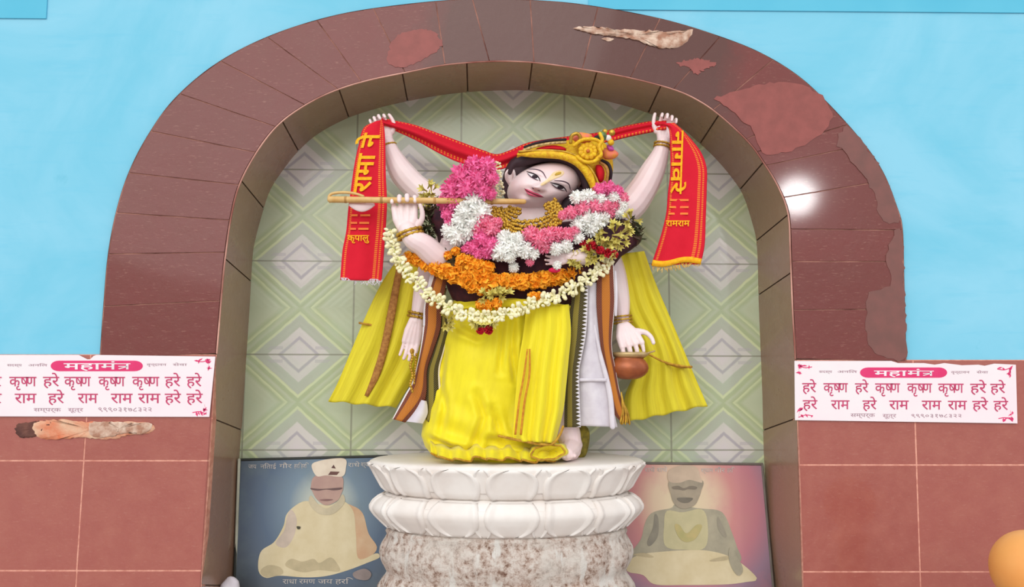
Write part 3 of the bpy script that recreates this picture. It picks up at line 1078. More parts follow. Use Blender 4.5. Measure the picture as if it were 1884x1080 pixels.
# ---- painted features
def face_patch(name, mat, outline, off=0.004, n=36, parent=None, th=0.0012):
    ol = smooth_path(outline, n, True)
    cx = sum(p[0] for p in ol) / n
    cz = sum(p[1] for p in ol) / n
    b = MB()
    b.grid([[HP(cx + (x - cx) * r, cz + (z - cz) * r, off * (1 if r < 1 else 0.4)) for x, z in ol] for r in (1.0, 0.93, 0.6, 0.3, 0.04)], closed_u=True)
    o = 4 * n
    b.f.append(tuple(range(o, o + n)))
    b.mi.append(0)
    return b.build(name, mat, parent or st)
def face_line(name, mat, pts, w, off=0.012, parent=None):
    sm = smooth_path(pts, 18)
    b = MB()
    b.tube([HP(x, z, off) for x, z in sm], [hs * w * max(0.25, math.sin(math.pi * (0.08 + 0.84 * i / 17)) ** 0.6) for i in range(18)], 6)
    return b.build(name, mat, parent or st)
for sx, cx in ((-1, -0.355), (1, 0.345)):
    zc = 0.150
    e = face_patch('eye', M['eye_white'], [(cx - 0.20, zc + 0.012), (cx - 0.08, zc + 0.042), (cx + 0.06, zc + 0.036), (cx + 0.20, zc - 0.03), (cx + 0.06, zc - 0.04), (cx - 0.08, zc - 0.022)], 0.016)
    face_patch('iris', M['ink'], [(cx - 0.03, zc + 0.038), (cx + 0.07, zc + 0.034), (cx + 0.10, zc + 0.0), (cx + 0.06, zc - 0.034), (cx - 0.02, zc - 0.030), (cx - 0.05, zc + 0.005)], 0.026, 20, e)
    face_line('eyelid', M['ink'], [(cx - 0.26, zc + 0.03), (cx - 0.11, zc + 0.056), (cx + 0.03, zc + 0.054), (cx + 0.15, zc + 0.012), (cx + 0.23, zc - 0.04)], 1.25, 0.02, e)
    face_line('lower_lid', M['brow'], [(cx - 0.20, zc + 0.0), (cx - 0.03, zc - 0.040), (cx + 0.16, zc - 0.045)], 0.8, 0.016, e)
    face_line('eyebrow', M['brow'], ([(cx - 0.30, zc + 0.10), (cx - 0.12, zc + 0.185), (cx + 0.06, zc + 0.19), (cx + 0.27, zc + 0.09)] if sx < 0 else
                                      [(cx - 0.24, zc + 0.12), (cx - 0.06, zc + 0.185), (cx + 0.10, zc + 0.165), (cx + 0.25, zc + 0.04)]), 1.0, 0.012)
lp = face_patch('lips', M['lips'], [(-0.23, -0.228), (-0.09, -0.205), (0.02, -0.215), (0.12, -0.205), (0.29, -0.245), (0.15, -0.315), (0.02, -0.335), (-0.10, -0.305)], 0.014)
face_line('mouth_line', M['ink'], [(-0.25, -0.225), (-0.06, -0.258), (0.06, -0.264), (0.31, -0.245)], 0.6, 0.020, lp)
for xx in (-0.085, 0.075):
    face_line('nostril', M['brow'], [(xx - 0.03, -0.125), (xx, -0.118), (xx + 0.03, -0.128)], 0.8, 0.012)
tk = face_patch('forehead_mark', M['tilak'], [(-0.04, 0.05), (-0.05, 0.25), (-0.10, 0.45), (-0.02, 0.56), (0.09, 0.55), (0.13, 0.44), (0.06, 0.25), (0.04, 0.05)], 0.010)
face_patch('mark_centre', M['tilak_core'], [(0.0, 0.39), (-0.04, 0.46), (0.02, 0.53), (0.07, 0.47)], 0.018, 20, tk)

# ---- hair
h = MB()
h.pillow([(924, 352), (924, 332), (930, 310), (945, 290), (985, 276), (1040, 280), (1075, 300), (1094, 330), (1098, 352), (1085, 366), (1055, 374), (1035, 392), (1022, 412), (1012, 414),
          (985, 396), (955, 388), (934, 374)], 0.055, 0.065, 48, 8, 0.5, 0, 0.7)
def hair_band(pts, r, Y0):
    sm = smooth_path([(x, y, q) for (x, y), q in zip(pts, r)], 26)
    h.tube([P(x, y, Y0 - 0.010 * math.sin(i / 25 * math.pi)) for i, (x, y, q) in enumerate(sm)], [q * hs for x, y, q in sm], 10)
hair_band([(938, 318), (940, 310), (944, 304), (952, 300), (975, 293), (1005, 288), (1035, 291), (1060, 303), (1074, 322), (1081, 342), (1080, 362)], [4, 5, 6, 9, 10, 10, 10, 10, 10, 10, 6], -0.045)
h.build('hair', M['hair'], st)
# loose lock beside the neck
h2 = MB()
h2.tube([P(x, y, -0.02) for x, y in smooth_path([(1070, 352), (1055, 366), (1040, 382), (1034, 398), (1030, 412)], 12)], [9 * hs, 10 * hs, 11 * hs, 12 * hs, 12 * hs, 12 * hs, 11 * hs, 10 * hs, 9 * hs, 8 * hs, 6 * hs, 3 * hs], 10)
h2.build('hair_lock', M['hair'], st)

# ---- turban with crest
tb = MB()
tb.pillow([(950, 290), (962, 276), (985, 266), (1015, 261), (1045, 258), (1075, 252), (1105, 258), (1122, 275), (1128, 300), (1126, 325), (1116, 346), (1100, 352), (1088, 335), (1074, 312),
           (1052, 298), (1020, 290), (985, 289)], 0.01, 0.085, 48, 8, 0.5, 0, 1.0)
turban = tb.build('turban', M['gold_yellow'], st)
def strip_tube(name, mat, pts, rad, Y, bow=0.02, parent=turban, n=30, flat=1.0):
    b = MB()
    sm = smooth_path(pts, n)
    rr = [(rad if not hasattr(rad, '__len__') else interp([(i / (len(rad) - 1), q) for i, q in enumerate(rad)], k / (n - 1))[0]) for k in range(n)]
    b.tube([P(x, y, Y - bow * math.sin(math.pi * k / (n - 1))) for k, (x, y) in enumerate(sm)], [q * hs for q in rr], 10, flat=flat)
    return b.build(name, mat, parent)
strip_tube('rim', M['gold_yellow'], [(954, 284), (975, 284), (1005, 284), (1035, 287), (1060, 297), (1077, 313), (1088, 332), (1094, 350)], [3, 6, 7, 7, 7.5, 8, 8, 6], -0.075, 0.015)
strip_tube('rim_braid', M['gold'], [(955, 279), (985, 277), (1015, 277), (1042, 280), (1066, 290), (1084, 307), (1096, 326), (1103, 346)], 2.2, -0.082, 0.012)
def blob(name, mat, pts, Y, d, parent):
    b = MB()
    b.pillow(pts, Y, d, 30, 5)
    return b.build(name, mat, parent)
blob('red_panel', M['red_edge'], [(985, 275), (1000, 269), (1020, 267), (1038, 271), (1041, 277), (1015, 276)], -0.068, 0.022, turban)
blob('red_panel', M['red_edge'], [(1096, 305), (1106, 304), (1112, 316), (1110, 332), (1102, 335), (1097, 322)], -0.068, 0.022, turban)
strip_tube('dark_fringe', M['ink'], [(966, 271), (985, 264), (1010, 259), (1040, 257)], 2.8, -0.062, 0.012)
strip_tube('dark_fringe', M['ink'], [(1108, 296), (1119, 302), (1124, 316), (1122, 334)], 3.2, -0.055, 0.012)
strip_tube('pale_braid', simple('pale_gold_braid', (226, 196, 130), (150, 120, 70), 0.6, 0.3, scale=160), [(964, 276), (985, 269), (1012, 264), (1040, 262)], 2.6, -0.078, 0.01)
strip_tube('pale_braid', M['zari'], [(1104, 299), (1114, 306), (1118, 320), (1115, 338)], 2.6, -0.075, 0.01)
# crest rosette
cr = MB()
cc = (1082, 278)
for k in range(11):
    a = 2 * math.pi * k / 11
    x, y = cc[0] + 13 * math.cos(a), cc[1] + 11 * math.sin(a)
    cr.ell(P(x, y, -0.096), 5.5 * hs, 3.5 * hs, 5.5 * hs, 10, 8)
cr.ell(P(*cc, -0.092), 12 * hs, 6 * hs, 11 * hs, 16, 10)
crest = cr.build('crest', M['gold_yellow'], turban)
b = MB()
b.ell(P(*cc, -0.108), 3.6 * hs, 3.2 * hs, 3.6 * hs, 12, 8)
b.build('crest_stone', simple('amber_stone', (216, 110, 30), None, 0.3, 0.5), crest)
for pts, mt in (([(1050, 262), (1052, 250), (1062, 246), (1068, 254), (1064, 264)], M['gold']), ([(1056, 268), (1070, 258), (1090, 256), (1104, 262), (1108, 274)], M['gold_yellow']),
                ([(1098, 292), (1106, 284), (1102, 270), (1108, 258), (1104, 246)], M['gold_yellow']), ([(1062, 288), (1074, 297), (1090, 298), (1100, 292)], M['gold_yellow'])):
    strip_tube('crest_scroll', mt, pts, 3.4, -0.098, 0.006)
tuft = simple('pink_orange_tuft', (236, 120, 110), (232, 150, 60), 0.7, 0.2, scale=70)
blob('crest_tuft', tuft, [(1052, 254), (1062, 244), (1080, 245), (1090, 250), (1085, 262), (1062, 262)], -0.075, 0.02, turban)
blob('crest_tuft', tuft, [(1108, 275), (1122, 272), (1138, 282), (1130, 292), (1112, 292)], -0.06, 0.02, turban)
blob('crest_tuft', simple('magenta_tuft', (206, 90, 170), None, 0.7, 0.2), [(1116, 268), (1124, 266), (1130, 276), (1120, 278)], -0.068, 0.02, turban)
for x, y, r, mt in ((1108, 251, 9, simple('green_glass_bead', (110, 140, 70), (60, 80, 50), 0.3, 0.5, scale=90)), (1119, 254, 6, M['pedestal_marble']), (1098, 255, 6, M['ink']),
                    (1113, 242, 5, M['gold']), (1126, 244, 6, M['gold']), (1088, 268, 3, M['leaf']), (1124, 262, 6, M['gold_yellow'])):
    b = MB()
    b.ell(P(x, y, -0.092), r * hs, r * hs * 0.8, r * hs, 12, 8)
    b.build('crest_bead', mt, turban)

# ---- dhoti
DH = [(535, 842, 1058, 0.10), (560, 832, 1056, 0.105), (590, 820, 1054, 0.115), (620, 813, 1052, 0.125), (660, 806, 1051, 0.13), (700, 799, 1049, 0.132), (740, 789, 1046, 0.135), (770, 780, 1042, 0.138),
      (800, 776, 1037, 0.14), (820, 782, 1030, 0.138), (836, 795, 1022, 0.13), (843, 812, 1010, 0.12)]
CREASES = [([(926, 585), (922, 630), (918, 685)], 5, 0.010), ([(978, 590), (990, 640), (1004, 700), (1012, 770)], 7, 0.018), ([(1000, 600), (1018, 650), (1030, 720)], 5, 0.014),
           ([(878, 722), (892, 762), (878, 800), (862, 832)], 7, 0.012), ([(905, 745), (915, 780), (925, 812)], 6, 0.012), ([(815, 700), (822, 750), (812, 800)], 6, 0.008), ([(838, 590), (850, 610), (880, 622), (905, 605)], 6, 0.008),
           ([(940, 590), (938, 640), (946, 700)], 6, 0.012), ([(900, 800), (940, 806), (985, 812), (1020, 806)], 6, 0.016), ([(790, 800), (830, 815), (880, 822)], 6, 0.012), ([(822, 640), (816, 690), (806, 745)], 5, 0.007)]
def crease(px, py):
    s_ = 0.0
    for pts, w, dep in CREASES:
        best, bs_, L_ = 1e9, 0, len(pts) - 1
        for i in range(L_):
            (x0, y0), (x1, y1) = pts[i], pts[i + 1]
            tt = max(0, min(1, ((px - x0) * (x1 - x0) + (py - y0) * (y1 - y0)) / ((x1 - x0) ** 2 + (y1 - y0) ** 2)))
            dd = math.hypot(px - x0 - tt * (x1 - x0), py - y0 - tt * (y1 - y0))
            if dd < best:
                best, bs_ = dd, (i + tt) / L_
        env = 0.25 + 0.75 * math.sin(math.pi * min(1, max(0, bs_))) ** 0.5
        s_ += 1.5 * env * dep * (-math.exp(-(best / w) ** 2) + 0.55 * math.exp(-((best - 1.9 * w) / w) ** 2))
    return s_
d = MB()
ny, na = 110, 260
rows = []
for i in range(ny + 1):
    y = lerp(535, 843, i / ny)
    xl_, xr_, dp = interp([r for r in DH], y)
    row = []
    v = i / ny
    for k in range(na):
        a = 2 * math.pi * k / na
        ca, sa = math.cos(a), math.sin(a)
        e = 0.82
        cx_ = (abs(ca) ** e) * (1 if ca > 0 else -1)
        sy_ = (abs(sa) ** e) * (1 if sa > 0 else -1)
        px = (xl_ + xr_) / 2 + (xr_ - xl_) / 2 * cx_
        # hanging folds fanning from the waist, deeper below; a smooth thigh on the left
        t = (px - 915 + 0.25 * (y - 560)) / 26.0
        right = 1 / (1 + math.exp(-(px - 945) / 22.0))
        low = max(0.0, (y - 720) / 120.0)
        fold = (0.016 * right + 0.007 * low) * math.sin(t * 1.9 + 0.8 * math.sin(y / 60.0)) * (0.35 + 0.65 * v)
        fold += 0.007 * math.sin((y + 0.55 * px) / 13.0) * math.exp(-((y - 600) / 40.0) ** 2)
        fold += 0.011 * low * math.sin((y * 1.3 - 0.5 * px) / 11.0) * (1 - right)
        fold += 0.018 * math.exp(-((px - 862) / 46.0) ** 2 - ((y - 655) / 85.0) ** 2)
        if sa < 0:
            fold += crease(px, y) * min(1.0, -sa * 2.5)
            fold -= 0.045 / (1 + math.exp(-(px - 1022) / 5.0)) * (1 if y < 790 else max(0, (830 - y) / 40))
        Yv = 0.02 + dp * sy_ - (fold if sa < 0 else 0)
        p = P(px, y, 0.02)
        row.append(Vector((p.x, Yv, p.z)))
    rows.append(row)
d.grid(rows, closed_u=True)
d.f.append(tuple(range(na)))
d.mi.append(0)
oo = ny * na
d.f.append(tuple(range(oo + na - 1, oo - 1, -1)))
d.mi.append(0)
dhoti = d.build('dhoti', M['yellow_silk'], st)

def cloth(left, right, Y, n_u=60, n_v=60, pleats=0, amp=0.0, phase=0.0, bulge=0.0, vpow=1.0, fan=True, Yr=None, hem=0.0, hem_k=8):
    """cloth between a left and a right edge given in frame positions; Y a depth or (top, bottom)"""
    L, R = smooth_path(left, n_v), smooth_path(right, n_v)
    Y0, Y1 = (Y if hasattr(Y, '__len__') else (Y, Y))
    b = MB()
    rows = []
    for i in range(n_v):
        v = i / (n_v - 1)
        row = []
        for j in range(n_u):
            u = j / (n_u - 1)
            x, y = lerp(L[i][0], R[i][0], u), lerp(L[i][1], R[i][1], u)
            yy = lerp(Y0, Y1, v)
            if Yr is not None:
                yy += Yr * u
            am = amp * ((0.25 + 0.75 * v) if fan else 1.0)
            yy += am * math.sin(2 * math.pi * pleats * u + phase + 0.6 * math.sin(3 * v)) * (0.8 + 0.2 * math.sin(7 * u + 2))
            yy -= bulge * math.sin(math.pi * u)
            y += hem * v ** 6 * math.sin(2 * math.pi * hem_k * u + phase)
            row.append(P(x, y, yy))
        rows.append(row)
    b.grid(rows)
    return b

cloth([(968, 566), (963, 610), (955, 660), (950, 710), (946, 760), (944, 800), (950, 812)], [(1046, 560), (1050, 610), (1046, 660), (1041, 710), (1036, 755), (1026, 795), (1020, 815)],
      (-0.115, -0.155), 64, 60, 3.0, 0.016, 0.6, 0.016).build('front_pleats', M['yellow_silk'], dhoti, thick=0.003)
for dx in (-5, 5):
    cloth([(971 + dx * .4, 642), (967 + dx, 690), (958 + dx, 740), (951 + dx, 800)], [(974 + dx * .4, 642), (971 + dx, 690), (962 + dx, 740), (955 + dx, 800)], (-0.162, -0.176), 5, 30, 0, 0, 0, 0).build(
        'orange_stripe', simple('orange_woven_stripe', (214, 150, 40), (190, 116, 40), 0.7, 0.2, scale=90), dhoti, thick=0.002)
# waist wraps and gathered folds on the right flank
for (a, bb, r) in (((850, 566), (1054, 566), 7), ((880, 552), (1056, 590), 8), ((905, 545), (1056, 610), 6)):
    strip_tube('waist_fold', M['yellow_silk'], [a, (lerp(a[0], bb[0], .5), lerp(a[1], bb[1], .5) - 9), bb], [2, r, r, 3], -0.075, 0.045, dhoti, 30, 0.6)
for q in range(5):
    strip_tube('side_fold', M['yellow_silk'], [(1000 + q * 4, 596 + q * 14), (1025, 604 + q * 20), (1051, 606 + q * 26)], [2, 5, 6, 3], -0.085 + q * .004, 0.02, dhoti, 20, 0.7)
# gathered hem and rosette of cloth
hem = MB()
hp = smooth_path([(792, 828), (815, 838), (850, 842), (880, 836), (905, 842), (940, 838), (975, 845), (1005, 842), (1030, 836)], 90)
rows = []
for k, (x, y) in enumerate(hp):
    w = math.sin(k * 0.55) + 0.5 * math.sin(k * 0.23 + 1)
    Yb = -0.115 - 0.025 * math.sin(math.pi * k / 89) + 0.013 * w
    rows.append([P(x, y - 18 + 2 * w, Yb + 0.03), P(x, y - 9, Yb - 0.012), P(x + 2 * w, y, Yb - 0.018), P(x + 4 * w, y + 5 + 2.5 * w, Yb - 0.026)])
hem.grid(rows)
ruf = hem.build('hem_ruffle', M['yellow_silk'], dhoti, thick=0.003)
he = MB()
he.tube([r[3] for r in rows], 0.0028, 6)
he.build('hem_braid', M['gold_edge'], ruf)
rs = MB()
ctr = (1008, 832)
rows = []
for q, (r, Yq) in enumerate(((1.15, -0.10), (1.0, -0.15), (0.9, -0.162), (0.72, -0.15), (0.4, -0.125), (0.05, -0.12))):
    rows.append([P(ctr[0] + 34 * r * math.cos(a) * (1 + .05 * math.sin(5 * a)), ctr[1] + 15 * r * math.sin(a) * (1 + .08 * math.sin(7 * a)) - 3 * math.cos(a), Yq)
                 for a in [2 * math.pi * k / 48 for k in range(48)]])
rs.grid(rows, closed_u=True)
ros = rs.build('gathered_cloth_end', M['yellow_silk'], dhoti, thick=0.003)
rb = MB()
rb.tube(rows[2] + [rows[2][0]], 0.0025, 6)
rb.build('hem_braid', M['gold_edge'], ros)
strip_tube('hem_braid', M['gold_edge'], [(918, 802), (945, 808), (985, 816), (1015, 817), (1030, 800), (1036, 785)], 2.2, -0.168, 0.0, dhoti)
blob('back_cloth', simple('olive_cloth', (150, 134, 48), (96, 86, 40), 0.8, 0.2, scale=50), [(1040, 780), (1075, 782), (1085, 800), (1078, 838), (1060, 845), (1045, 838)], 0.02, 0.03, dhoti)

# ---- cape wings behind the hanging arms
def wing(left, right, pl, ph):
    w = cloth(left, right, (0.05, 0.10), 90, 70, pl, 0.013, ph, 0.008, hem=1.6, hem_k=pl).build('cape_wing', M['yellow_cape'], st, thick=0.003)
    return w
wl = wing([(738, 470), (715, 500), (692, 540), (667, 595), (642, 655), (621, 705), (604, 738)], [(800, 470), (800, 530), (798, 600), (780, 660), (755, 705), (728, 750)], 3, 0.4)
cloth([(729, 495), (722, 530), (712, 580), (700, 640), (685, 690), (671, 728)], [(741, 495), (735, 530), (727, 580), (714, 640), (699, 690), (677, 730)], (0.034, 0.078), 8, 40, 0, 0, 0, 0.003).build('zari_border', M['zari'], wl, thick=0.002)
cloth([(660, 592), (660, 596)], [(700, 599), (700, 603)], 0.068, 12, 3).build('tuck_seam', M['gold_edge'], wl, thick=0.003)
cloth([(690, 583), (690, 587)], [(768, 580), (768, 584)], 0.066, 12, 3).build('tuck_seam', M['gold_edge'], wl, thick=0.003)
wr = wing([(1112, 470), (1120, 530), (1130, 580), (1160, 630), (1168, 680), (1150, 730), (1148, 778)], [(1185, 462), (1206, 520), (1229, 575), (1256, 640), (1278, 692), (1302, 746)], 4, 2.0)
strip_tube('gold_edging', M['gold_edge'], [(1127, 520), (1140, 565), (1158, 600), (1178, 640), (1200, 655), (1228, 668), (1270, 676)], 2.0, 0.045, 0.0, wr)
strip_tube('tuck_seam', M['gold_edge'], [(1226, 668), (1250, 675), (1272, 675)], 2.4, 0.066, 0.0, wr)

# ---- striped stole hanging on both sides and the white cloth
def stole(name, mat, left, right, Y, bulge=0.006, pl=1, amp=0.003, parent=st):
    return cloth(left, right, Y, 30, 60, pl, amp, 0.5, bulge).build(name, mat, parent, thick=0.003)
stole('stole_band', M['stole_maroon'], [(800, 500), (790, 530), (781, 560), (779, 603), (772, 652), (760, 700), (745, 727), (722, 771)],
      [(824, 505), (818, 535), (812, 560), (810, 603), (796, 645), (785, 680), (781, 735), (745, 777)], (-0.07, -0.055))
stole('stole_band', M['stole_black'], [(816, 530), (812, 560), (808, 603), (794, 650), (783, 680), (780, 720), (781, 745), (784, 771)],
      [(822, 530), (817, 560), (826, 603), (817, 645), (809, 680), (811, 730), (807, 760), (790, 779)], (-0.06, -0.045))
sc = stole('stole_end', M['white_cloth'], [(776, 736), (768, 748), (757, 762), (743, 775)], [(784, 738), (786, 748), (786, 762), (778, 779)], (-0.062, -0.052))
stole('stole_band', M['stole_green'], [(1056, 520), (1052, 550), (1047, 590), (1044, 645), (1040, 709), (1038, 786)],
      [(1082, 520), (1081, 560), (1078, 613), (1070, 656), (1065, 690), (1068, 786)], (-0.10, -0.09))
stole('white_drape', M['white_cloth'], [(1074, 520), (1074, 560), (1072, 613), (1062, 656), (1058, 690), (1062, 783)],
      [(1100, 520), (1098, 560), (1103, 620), (1115, 680), (1126, 735), (1136, 786)], (-0.075, -0.065), 0.01, 1.4, 0.005)
strip_tube('white_drape_fold', M['white_cloth'], [(1094, 600), (1104, 650), (1117, 700), (1124, 740), (1127, 785)], [2, 4, 5, 5], -0.078, 0, st, 30, 0.6)
cloth([(1064, 696), (1064, 702)], [(1116, 696), (1116, 702)], -0.084, 12, 3).build('drape_crease', M['white_cloth'], st, thick=0.004)
stole('stole_band', M['stole_maroon_b'], [(1100, 480), (1098, 522), (1098, 569), (1105, 633), (1117, 696), (1128, 755), (1142, 776)],
      [(1128, 480), (1130, 520), (1131, 560), (1125, 633), (1132, 680), (1142, 730), (1158, 776)], (-0.085, -0.07))
gt = MB()
for q in range(14):
    a_ = q * 2.4
    sm = smooth_path([(1143, 722), (1146 + 2 * math.cos(a_), 742), (1150 + 6 * math.cos(a_), 760), (1150 + 9 * math.cos(a_), 778 + 3 * math.sin(q))], 10)
    gt.tube([P(x, y, -0.078 + 0.006 * math.sin(a_) * i / 9) for i, (x, y) in enumerate(sm)], 1.3 * hs, 6)
gt.build('gold_tassel', M['gold'], st)
strip_tube('sleeve_edge', M['white_cloth'], [(800, 478), (796, 510), (790, 540), (784, 570), (781, 598)], [4, 6, 6, 5, 3], -0.065, 0, st, 20, 0.4)
strip_tube('sleeve_edge', M['white_cloth'], [(1132, 500), (1134, 540), (1133, 580)], [2, 2.5, 2], -0.08, 0, st, 20, 0.5)
# dark shawl across the chest
shawl_m = simple('dark_maroon_shawl', (86, 46, 52), (60, 40, 50), 0.8, 0.15, scale=40)
sh = MB()
sh.pillow([(786, 400), (800, 380), (850, 390), (950, 412), (1060, 405), (1130, 400), (1170, 415), (1175, 450), (1140, 475), (1090, 545), (1000, 575), (900, 575), (838, 558), (812, 490), (806, 440)], 0.0, 0.115, 50, 8, 0.35, 0, 0.5)
sh.build('shawl', shawl_m, st)

# ---- bangles, necklace, earring
def bangle(c, axis, rx, ry, r, mat=M['gold'], turns=1, gap=0.0):
    axis = Vector(axis).normalized()
    u = axis.cross(Vector((0, 1, 0))).normalized()
    w = axis.cross(u)
    b = MB()
    for q in range(turns):
        cc_ = c + axis * gap * (q - (turns - 1) / 2)
        pts = [cc_ + u * rx * math.cos(a) + w * ry * math.sin(a) for a in [2 * math.pi * k / 28 for k in range(29)]]
        b.tube(pts, r, 8)
        for k in range(0, 28, 2):
            b.ell(pts[k], r * 1.35, r * 1.35, r * 1.35, 8, 6)
    return b.build('bangle', mat, st)
bangle(P(714, 268, 0.042), (0.3, 0, -1), 0.0225, 0.022, 0.0024, turns=1)
bangle(P(1219, 268, 0.042), (-0.2, 0, -1), 0.0235, 0.023, 0.0026, turns=2, gap=0.009)
bangle(P(754, 430, -0.100), (0.35, 0, -1), 0.033, 0.028, 0.0036, turns=2, gap=0.011)
bangle(P(767, 580, 0.008), (-0.2, 0, -1), 0.023, 0.022, 0.0032, turns=2, gap=0.010)
bangle(P(1145, 588, -0.014), (0.1, 0, -1), 0.026, 0.024, 0.0022, turns=3, gap=0.009)
nk = MB()
for q in range(-4, 4):
    pts = smooth_path([(918 - q * 5, 384), (925 - q * 3, 400 + q * 5), (945, 412 + q * 7), (972, 416 + q * 8), (1000, 410 + q * 8), (1020, 398 + q * 7), (1032 + q * 3, 384 + q * 4)], 44)
    for k, (x, y) in enumerate(pts):
        if q < -1 and 11 < k < 33:
            continue
        x, y = x + random.uniform(-1.6, 1.6), y + random.uniform(-1.8, 1.8)
        nk.ell(P(x, y, -0.112 - (0.006 if q >= 0 else 0.0) - 0.016 * math.sin(math.pi * k / 43) - 0.004 * q), 3.3 * hs, 3.3 * hs, 3.3 * hs, 8, 6)
nk.build('necklace', M['gold'], st)
er = MB()
for q, (x, y) in enumerate(((938, 348), (938, 355), (939, 362), (941, 369))):
    er.ell(P(x, y, -0.02), 3.5 * hs, 3.5 * hs, 4 * hs, 10, 8)
er.build('earring', M['gold'], st)
er = MB()
er.tube([P(x, y, -0.045) for x, y in smooth_path([(1012, 378), (1014, 388), (1020, 392), (1024, 386)], 12)], 1.5 * hs, 8)
er.build('earring', M['eye_white'], st)
# ================================================================== LETTERING
def text_mesh(s, bold=0.0):
    cu = bpy.data.curves.new('letters', 'FONT')
    cu.body = s
    cu.offset = bold
    cu.resolution_u = 3
    o = bpy.data.objects.new('letters', cu)
    COL.objects.link(o)
    bpy.context.view_layer.update()
    me = bpy.data.meshes.new_from_object(o.evaluated_get(bpy.context.evaluated_depsgraph_get()))
    vs = [(v.co.x, v.co.y) for v in me.vertices]
    fs = [tuple(p.vertices) for p in me.polygons]
    bpy.data.objects.remove(o)
    bpy.data.curves.remove(cu)
    bpy.data.meshes.remove(me)
    return vs, fs
HEAD = max(v[1] for v in text_mesh('\u092e')[0])        # height of the head line
_cache = {}
def word(b, s, place, bold=0.0, gap=None):
    """adds the word to mesh b; place(u, v) maps u in 0..1 along the word, v 0 base line .. 1 head line"""
    key = (s, bold)
    if key not in _cache:
        parts = []
        x = 0.0
        if s == '\u0915\u0943\u0937\u094d\u0923':       # ka + vocalic r, then the joined pair: half ssa run into nna
            for q in ('\u0915\u0943', '\u0937', '\u0923'):
                vs, fs = text_mesh(q, bold)
                x0, x1 = min(v[0] for v in vs), max(v[0] for v in vs)
                parts.append(([(v[0] - x0 + x, v[1]) for v in vs], fs))
                x += (x1 - x0) - (0.02 if q[0] == '\u0915' else 0.20)
        elif s == '\u092e\u0939\u093e\u092e\u0902\u0924\u094d\u0930':
            vs, fs = text_mesh('\u092e\u0939\u093e\u092e\u0902', bold)
            parts.append((vs, fs))
            x1 = max(v[0] for v in vs) - 0.01
            w = 0.075 + bold
            def bar(p, q, hw):
                nx, ny = -(q[1] - p[1]), q[0] - p[0]
                L_ = math.hypot(nx, ny)
                nx, ny = nx / L_ * hw, ny / L_ * hw
                return [(x1 + p[0] + nx, p[1] + ny), (x1 + p[0] - nx, p[1] - ny), (x1 + q[0] - nx, q[1] - ny), (x1 + q[0] + nx, q[1] + ny)], [(0, 1, 2, 3)]
            for p, q in (((0, HEAD - w / 2), (0.52, HEAD - w / 2)), ((0.40, 0), (0.40, HEAD)), ((0.06, HEAD * 0.50), (0.40, HEAD * 0.50)), ((0.40, HEAD * 0.48), (0.07, HEAD * 0.06))):
                parts.append(bar(p, q, w / 2))
        else:
            parts.append(text_mesh(s, bold))
        V, Fc = [], []
        for vs, fs in parts:
            o = len(V)
            V += vs
            Fc += [tuple(i + o for i in f) for f in fs]
        _cache[key] = (V, Fc)
    V, Fc = _cache[key]
    x0, x1 = min(v[0] for v in V), max(v[0] for v in V)
    b.add([place((v[0] - x0) / (x1 - x0), v[1] / HEAD) for v in V], Fc)

HARE, KRISHNA, RAMA, TITLE = '\u0939\u0930\u0947', '\u0915\u0943\u0937\u094d\u0923', '\u0930\u093e\u092e', '\u092e\u0939\u093e\u092e\u0902\u0924\u094d\u0930'

